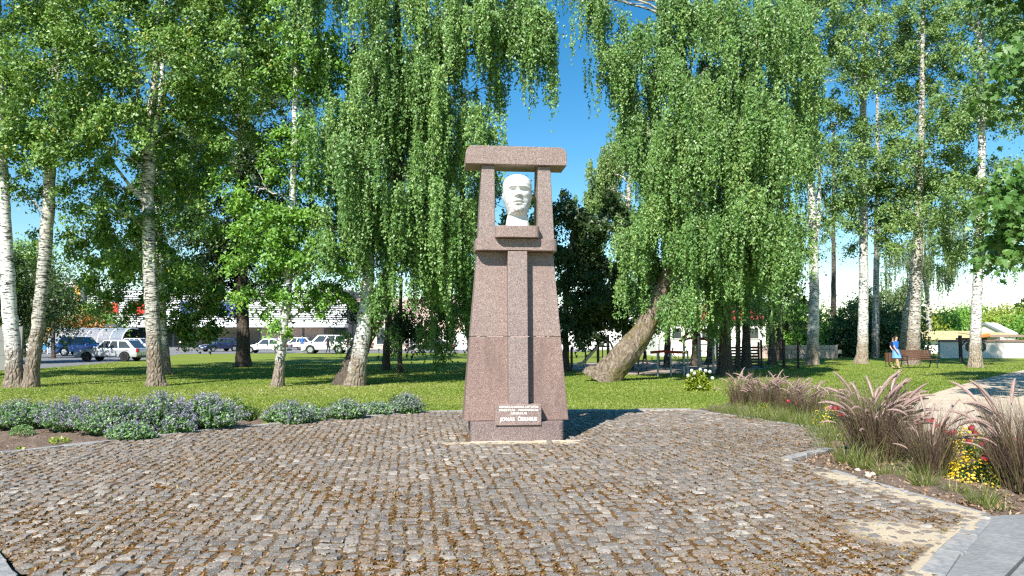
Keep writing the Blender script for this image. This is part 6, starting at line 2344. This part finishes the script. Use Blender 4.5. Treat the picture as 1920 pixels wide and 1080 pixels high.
# ================================================================== PEOPLE
def skin_body(name, J, E, Rr, mats, parent, sub=2):
    """J joints, E edges, Rr radii; one continuous mesh"""
    keys = list(J)
    me = bpy.data.meshes.new(name)
    me.from_pydata([J[k] for k in keys], [(keys.index(a), keys.index(b_)) for a, b_ in E], [])
    ob = bpy.data.objects.new(name, me)
    COL.objects.link(ob)
    sk = ob.modifiers.new('s', 'SKIN')
    for i, k in enumerate(keys):
        r = Rr[k]
        me.skin_vertices[0].data[i].radius = r if hasattr(r, '__len__') else (r, r)
        me.skin_vertices[0].data[i].use_root = (k == 'pelvis')
    ss = ob.modifiers.new('u', 'SUBSURF')
    ss.levels = ss.render_levels = sub
    dg = bpy.context.evaluated_depsgraph_get()
    out = bpy.data.meshes.new_from_object(ob.evaluated_get(dg))
    bpy.data.objects.remove(ob)
    out.materials.clear()
    for m in mats: out.materials.append(m)
    out.polygons.foreach_set('use_smooth', [True] * len(out.polygons))
    return link(name, out, parent)


M['skin'] = plain('skin', (.52, .32, .23), .6, var=.05)
M['hair'] = plain('dark_hair', (.035, .024, .018), .6)


def cloth(name, col): return plain(name, col, .85, spec=.15, var=.15, scale=14)


def shell(name, rings, mat, parent, closed_top=False):
    mb = MB()
    rr = []
    for cx, cy_, z, a, b_ in rings:
        rr.append([(cx + a * math.cos(2 * PI * k / 14), cy_ + b_ * math.sin(2 * PI * k / 14), z) for k in range(14)])
    mb.loft(rr, cap=closed_top)
    return mb.obj(name, mat, parent, smooth=True)


def person(label, loc, rotz, H, top, bottom, legs='trousers', stride=.18, arms=((.10, .05), (-.08, .06)), lean=0.0, hair='hair', long_hair=False, bare_legs=False, female=False, carry=False, group=None):
    """faces +x in its own frame"""
    o = thing('person', label, 'person', loc, rotz, group)
    s = H / 1.72
    J, Rr = {}, {}

    def j(k, x, y, z, r):
        J[k] = (x * s, y * s, z * s)
        Rr[k] = tuple(q * s for q in r) if hasattr(r, '__len__') else r * s
    ln = lean
    sh = .19 if not female else .165
    j('pelvis', 0, 0, .92, (.115, .15))
    j('waist', ln * .18, 0, 1.10, (.095, .125))
    j('chest', ln * .36, 0, 1.30, (.105, .15))
    j('neckb', ln * .48, 0, 1.43, (.06, .07))
    j('neck', ln * .53 + .01, 0, 1.50, .048)
    j('head', ln * .58 + .03, 0, 1.58, (.075, .07))
    j('crown', ln * .61 + .025, 0, 1.665, (.06, .058))
    E = [('pelvis', 'waist'), ('waist', 'chest'), ('chest', 'neckb'), ('neckb', 'neck'), ('neck', 'head'), ('head', 'crown')]
    for sd_, nm, st, ar in ((-1, 'r', stride, arms[0]), (1, 'l', -stride, arms[1])):
        j('hip' + nm, 0, sd_ * .09, .86, .085)
        j('knee' + nm, st * .55 + .03, sd_ * .095, .48, .055)
        j('ankle' + nm, st - (.05 if st < 0 else 0), sd_ * .09, .085 + (.05 if st < 0 else 0), .036)
        j('toe' + nm, st + .14, sd_ * .10, .035, .033)
        E += [('pelvis', 'hip' + nm), ('hip' + nm, 'knee' + nm), ('knee' + nm, 'ankle' + nm), ('ankle' + nm, 'toe' + nm)]
        j('sho' + nm, ln * .44, sd_ * sh, 1.40, .055)
        j('elb' + nm, ln * .44 + ar[0] * .5, sd_ * (sh + .06), 1.13, .04)
        j('wri' + nm, ln * .44 + ar[0] * 1.6 + .04, sd_ * (sh + .05 - ar[1]), .89 if not carry else 1.08, .03)
        j('han' + nm, ln * .44 + ar[0] * 1.9 + .07, sd_ * (sh + .03 - ar[1]), .80 if not carry else 1.06, (.036, .018))
        E += [('chest', 'sho' + nm), ('sho' + nm, 'elb' + nm), ('elb' + nm, 'wri' + nm), ('wri' + nm, 'han' + nm)]
    body = skin_body('body', J, E, Rr, [M['skin'], top, bottom, M['hair'], M['metal_black']], o)
    # clothes by region of the one body: the garment takes the faces it covers
    zs_ = s
    mi = []
    for pl in body.data.polygons:
        c_ = pl.center / zs_
        k = 0
        arm = abs(c_.y) > sh - .005
        if c_.z > .98 and c_.z < 1.455 and not (arm and c_.z < 1.22): k = 1
        elif c_.z <= .98 and c_.z > (.12 if not bare_legs else .58) and not (abs(c_.y) > .185): k = 2
        elif c_.z < .075: k = 4
        mi.append(k)
    body.data.polygons.foreach_set('material_index', mi)
    hx, hz = (ln * .61 + .012) * s, 1.66 * s
    mb = MB()
    rr = []
    for a in np.linspace(-.25, PI / 2, 8):
        rr.append([(hx - .012 * s + .092 * s * math.cos(a) * math.cos(b_), .080 * s * math.cos(a) * math.sin(b_), hz - .02 * s + .085 * s * math.sin(a) + (.0 if math.cos(b_) < .3 else .03 * s * (1 - math.sin(max(a, 0))))) for b_ in np.linspace(0, 2 * PI, 16, endpoint=False)])
    mb.loft(rr)
    if long_hair:
        mb.tube([(hx - .07 * s, 0, hz), (hx - .10 * s, 0, hz - .16 * s), (hx - .11 * s, 0, hz - .30 * s)], [.07 * s, .06 * s, .025 * s], 10)
    mb.obj('hair', M[hair], o, smooth=True)
    return o


GP_ = 'people walking across the car park'
pw = gnd(1680, 692, LAWN)
w_ = person('person in a bright blue top and light blue skirt walking past the bench, dark hair', pw, R(-62), 1.70, cloth('blue_top', (.03, .16, .62)), cloth('light_blue_skirt', (.16, .36, .72)), stride=.24, bare_legs=True, female=True, long_hair=True, arms=((.10, .02), (-.12, .03)), lean=.10)
s = 1.70 / 1.72
shell('skirt', [(.02, 0, 1.02 * s, .125, .155), (.03, 0, .90 * s, .165, .185), (.05, 0, .70 * s, .21, .21), (.06, 0, .57 * s, .235, .23)], bpy.data.materials['light_blue_skirt'], w_)
person('person in a dark navy top walking close behind the one in bright blue', gnd(1675, 688, LAWN), R(-70), 1.62, cloth('navy_top', (.015, .02, .07)), cloth('dark_shorts', (.03, .03, .04)), stride=-.2, bare_legs=True, lean=.06)
person('person in a white shirt and black trousers walking in the car park', gnd(338, 661, LAWN), R(200), 1.76, cloth('white_shirt', (.78, .78, .78)), cloth('black_trousers', (.02, .02, .025)), stride=.24, group=GP_)
person('person in a blue shirt standing beside the white people carrier', gnd(566, 663, LAWN), R(-60), 1.76, cloth('blue_shirt', (.05, .18, .50)), cloth('grey_trousers', (.22, .26, .34)), stride=.14, group=GP_)
person('person in a dark jacket standing in front of the white people carrier', gnd(615, 664, LAWN), R(40), 1.74, cloth('dark_jacket', (.03, .03, .035)), cloth('dark_trousers', (.03, .03, .04)), stride=.10, group=GP_)
person('person in a grey shirt and dark shorts bending forward in the playground', gnd(1210, 692, LAWN), R(165), 1.62, cloth('grey_shirt', (.42, .42, .46)), cloth('dark_trunks', (.05, .045, .05)), stride=.16, bare_legs=True, lean=.55, arms=((.18, .04), (.14, .04)), group='people in the playground')
person('small child in a white shirt leaning forward in the playground', gnd(1253, 690, LAWN), R(10), 1.05, cloth('child_white_shirt', (.74, .74, .76)), cloth('child_shorts', (.08, .06, .07)), stride=.2, bare_legs=True, lean=.7, arms=((.2, .04), (.2, .04)), group='people in the playground')

# ================================================================== STREET FURNITURE
# bench by the right birches
def bench(label, x, y, rz, L=1.9):
    o = thing('park_bench', label, 'bench', gnd(x, y, LAWN), rz, None)
    for k in range(4):
        mb = MB()
        mb.box((0, -.20 + k * .115, .44), (L, .10, .035))
        mb.obj('slat', M['wood_brown'], o, bevel=.006, seg=1)
    for k in range(4):
        mb = MB()
        mb.box((0, .27 + k * .03, .54 + k * .115), (L, .035, .10), 0, Matrix.Rotation(R(-14), 3, 'X'))
        mb.obj('slat', M['wood_brown'], o, bevel=.006, seg=1)
    for s in (-1, 1):
        mb = MB()
        xx = s * (L / 2 - .06)
        mb.tube([(xx, -.30, 0), (xx, -.22, .42), (xx, -.24, .62)], .03, 6)
        mb.tube([(xx, .36, 0), (xx, .22, .42), (xx, .38, .98)], .03, 6)
        mb.tube([(xx, -.24, .62), (xx, .30, .64)], .025, 6)
        mb.tube([(xx, -.22, .41), (xx, .22, .41)], .025, 6)
        mb.obj('side_frame', M['metal_black'], o)
    return o


bench('brown wooden bench behind the speckled birch trunk', 1724, 690, R(6), 1.75)
o = thing('litter_bin', 'small brown litter bin on legs left of the walking person', 'bin', gnd(1668, 688, LAWN))
for k in range(10):
    a = 2 * PI * k / 10
    mb = MB()
    mb.box((.2 * math.cos(a), .2 * math.sin(a), .52), (.03, .10, .5), 0, a)
    mb.obj('slat', M['wood_brown'], o)
mb = MB()
mb.prism(circle(0, 0, .18, 12), 'z', .28, .74)
mb.obj('liner', M['metal_black'], o)
for x_ in (-.2, .2):
    mb = MB()
    mb.tube([(x_, 0, -.05), (x_, 0, .4)], .02, 6)
    mb.obj('leg', M['metal_black'], o)
# sign post with octagonal board
YP = 48.0
p = at(1800, 630, YP)
o = thing('sign_post', 'dark wooden gallows post carrying a black octagonal board with white marks', 'sign', (p.x, YP, LAWN))
zt = at(960, 630, YP).z - LAWN
kx = YP / F
mb = MB()
mb.box((0, 0, zt / 2 + .02), (.17, .17, zt + .04))
mb.obj('post', M['wood_dark'], o, bevel=.015, seg=1)
mb = MB()
mb.box((.72, 0, zt - .18), (1.95, .12, .12))
mb.obj('beam', M['wood_dark'], o, bevel=.01, seg=1)
mb = MB()
mb.tube([(.08, 0, zt - .62), (.42, 0, zt - .24)], .04, 6)
mb.obj('brace', M['wood_dark'], o)
cx, cz = (1828.5 - 1800) * kx, at(960, 650.5, YP).z - LAWN
hw_, hh = 19 * kx, 8.6 * kx
ch = .14
mb = MB()
mb.prism([(cx - hw_, cz - hh + ch), (cx - hw_ + ch, cz - hh), (cx + hw_ - ch, cz - hh), (cx + hw_, cz - hh + ch), (cx + hw_, cz + hh - ch), (cx + hw_ - ch, cz + hh), (cx - hw_ + ch, cz + hh), (cx - hw_, cz + hh - ch)], 'y', -.03, .03)
bd = mb.obj('board', M['metal_black'], o, bevel=.008, seg=1)
for s in (-1, 1):
    mb = MB()
    mb.tube([(cx + s * .35, 0, cz + hh), (cx + s * .35, 0, zt - .24)], .012, 5)
    mb.obj('chain', M['metal_grey'], o)
mk = M['slat_white']


def stroke(pts):
    mb = MB()
    for a, b_ in zip(pts, pts[1:]):
        mb.tube([(a[0], -.04, a[1]), (b_[0], -.04, b_[1])], .016, 4)
    mb.obj('sign_mark', mk, bd)


stroke([(cx - .44, cz + .12), (cx - .44, cz - .15), (cx - .30, cz - .02), (cx - .44, cz + .12)])
stroke([(cx + .25, cz - .14), (cx + .36, cz - .14), (cx + .30, cz + .10), (cx + .25, cz - .10)])
stroke([(cx + .41, cz + .17), (cx + .41, cz - .16)])
stroke([(cx - .14, cz + .12), (cx - .02, cz - .13), (cx + .10, cz + .12)])
# playground: low fence posts with rails
GF = 'black fence posts round the playground'
posts = [(1051, 696), (1071, 697), (1073, 690), (1098, 701), (1130, 684), (1187, 690), (1197, 703), (1328, 702), (1236, 686)]
for i, (x, y) in enumerate(posts):
    p = gnd(x, y, LAWN)
    mb = MB()
    mb.tube([(0, 0, -.1), (0, 0, 1.12)], .035, 8)
    mb.tube([(0, 0, 1.12), (0, 0, 1.16)], [.045, .02], 8)
    o = mb.obj('fence_post', M['metal_black'], None, p)
    tag(o, 'slim black playground fence post ' + ('nearest the monument', 'second from the monument', 'behind the second post', 'in front of the slide', 'right of the slide', 'left of the grey legged person', 'by the leaning trunk', 'beside the round green bush', 'between the two playing people')[i], 'post', GF)
# climbing frame: grey poles, red arched top bars
YPg = 33.0
fx = [at(x, 630, YPg).x for x in (1287, 1311, 1326, 1340)]
o = thing('climbing_frame', 'climbing frame of grey poles with red arched bars on top', 'playground equipment', (at(1312, 630, YPg).x, YPg + .5, LAWN))
ox = at(1312, 630, YPg).x
zt = at(960, 634, YPg).z - LAWN
for i, x in enumerate(fx):
    mb = MB()
    mb.tube([(x - ox, (0, -.3, .8, -.2)[i], -.1), (x - ox, (0, -.3, .8, -.2)[i], zt + .1)], .05, 8)
    mb.obj('pole', M['metal_grey'], o)
for y0, h0 in ((-.2, .28), (.5, .10)):
    mb = MB()
    mb.tube([(lerp(fx[0] - ox, fx[3] - ox, t_), y0, zt + h0 * math.sin(t_ * PI) + (.1 if y0 < 0 else -.1)) for t_ in np.linspace(-.08, 1.08, 12)], .05, 7)
    mb.obj('arched_bar', M['metal_red'], o)
for k in range(5):
    mb = MB()
    mb.tube([(fx[2] - ox, .8, .4 + k * .3), (fx[3] - ox, -.2, .4 + k * .3)], .022, 6)
    mb.obj('rung', M['metal_grey'], o)
# second set: red cross bar
YQ = 31.5
o = thing('seesaw_swing', 'grey pole with red cross bar and two hanging seats in the playground', 'playground equipment', (at(1257, 630, YQ).x, YQ, LAWN))
zq = at(960, 660, YQ).z - LAWN
for x in (-.55, .0, .55, .75):
    mb = MB()
    mb.tube([(x, .15 * (x > .6), -.1), (x, .15 * (x > .6), zq + .05)], .04, 8)
    mb.obj('pole', M['metal_grey'], o)
mb = MB()
mb.tube([(-.85, 0, zq - .02), (-.3, 0, zq + .03), (.0, 0, zq), (.7, 0, zq - .02)], .055, 8)
mb.obj('cross_bar', M['metal_red'], o)
for x in (-.25, .3):
    mb = MB()
    mb.tube([(x, 0, zq), (x + .08, 0, .45)], .012, 5)
    mb.tube([(x + .2, 0, zq), (x + .2, 0, .45)], .012, 5)
    mb.box((x + .14, 0, .44), (.34, .2, .04))
    mb.obj('swing_seat', M['metal_black'], o)
# slide
p = gnd(1108, 697, LAWN)
o = thing('playground_slide', 'dark playground slide with grey curved end in the shade', 'playground equipment', p)
mb = MB()
mb.loft([[(x, -.28, z), (x, .28, z), (x, .30, z + .16), (x, .26, z + .16), (x, .25, z + .03), (x, -.25, z + .03), (x, -.26, z + .16), (x, -.30, z + .16)] for x, z in ((-.65, .25), (-.4, .30), (0, .75), (.35, 1.15), (.6, 1.2))])
mb.obj('chute', M['metal_grey'], o, smooth=True)
for x, y_ in ((.35, -.28), (.35, .28), (.85, -.28), (.85, .28)):
    mb = MB()
    mb.tube([(x, y_, -.1), (x * .95, y_, 1.25), (x * .95, y_, 1.75)], .035, 7)
    mb.obj('pole', M['metal_black'], o)
mb = MB()
mb.box((.62, 0, 1.2), (.5, .6, .05))
mb.obj('platform', M['wood_dark'], o)
for k in range(4):
    mb = MB()
    mb.tube([(.85, -.28, .25 + k * .28), (.85, .28, .25 + k * .28)], .02, 6)
    mb.obj('rung', M['metal_grey'], o)
mb = MB()
mb.tube([(1.05, 0, -.1), (1.15, 0, .5), (1.05, 0, 1.1), (.9, 0, 1.45)], [.08, .09, .06, .03], 8)
mb.obj('curved_arm', M['metal_grey'], o, smooth=True)
# spring rider
p = gnd(1185, 694, LAWN)
o = thing('spring_rider', 'small yellow orange spring rider beside the leaning trunk', 'playground equipment', p)
yo = plain('yellow_plastic', (.80, .38, .02), .4)
mb = MB()
mb.prism([(-.38, .38), (-.1, .34), (.3, .36), (.42, .62), (.34, .80), (.2, .72), (.12, .52), (-.15, .50), (-.34, .66)], 'y', -.05, .05)
mb.obj('body', yo, o, bevel=.015, seg=1)
mb = MB()
mb.tube([(.1 * math.cos(a), .1 * math.sin(a), .02 + a * .0085) for a in np.linspace(0, 12 * PI, 80)], .014, 5)
mb.obj('spring', M['metal_black'], o)
mb = MB()
mb.box((-.05, 0, .53), (.3, .24, .04))
mb.obj('seat', M['metal_red'], o)
mb = MB()
mb.tube([(.25, -.2, .68), (.25, .2, .68)], .018, 6)
mb.obj('handle', M['metal_black'], o)
# slatted gate and wire fence
def slat_panel(label, xa, xb, y, slats, hgt, name='playground_fence', wire=False):
    a, b_ = gnd(xa, y, LAWN), gnd(xb, y, LAWN)
    o = thing(name, label, 'fence', (a + b_) / 2, 0, 'black fence panels of the playground')
    L = (b_ - a).length
    for s in (-1, 1):
        mb = MB()
        mb.box((s * L / 2, 0, hgt / 2 + .04), (.09, .09, hgt + .16))
        mb.obj('post', M['metal_black'] if not wire else M['wood_dark'], o)
    for k in range(slats):
        mb = MB()
        if wire: mb.tube([(-L / 2 + (k + .5) * L / slats, 0, .05), (-L / 2 + (k + .5) * L / slats, 0, hgt * .72)], .006, 4)
        else: mb.box((0, 0, .12 + k * (hgt - .15) / slats), (L, .03, (hgt - .15) / slats * .6))
        mb.obj('wire' if wire else 'slat', M['metal_black'], o)
    if wire:
        for z in (.06, hgt * .36, hgt * .72):
            mb = MB()
            mb.tube([(-L / 2, 0, z), (L / 2, 0, z)], .012, 5)
            mb.obj('rail', M['metal_black'], o)


slat_panel('black slatted fence panel right of the thickest trunk', 1386, 1423, 689, 7, 1.25)
slat_panel('black slatted fence panel behind the plumes, left of the first one', 1345, 1383, 690, 7, 1.25)
slat_panel('wire fence panel between two brown posts', 1471, 1497, 691, 10, 1.35, wire=True)
slat_panel('wire fence panel between black and brown posts', 1428, 1469, 690, 14, 1.35, wire=True)
# slim grey lamp post beyond the birches
p = gnd(1645, 672, LAWN)
mb = MB()
mb.tube([(0, 0, -.1), (0, 0, 4.6)], [.06, .045], 8)
o = thing('lamp_post', 'slim grey lamp post standing against the dark trees', 'lamp post', p)
mb.obj('pole', M['metal_grey'], o)
mb = MB()
mb.loft([[(.16 * math.cos(a), .16 * math.sin(a), z) for a in np.linspace(0, 2 * PI, 10, endpoint=False)] for z in (4.6, 4.8)] )
mb.obj('lamp_head', M['metal_grey'], o)
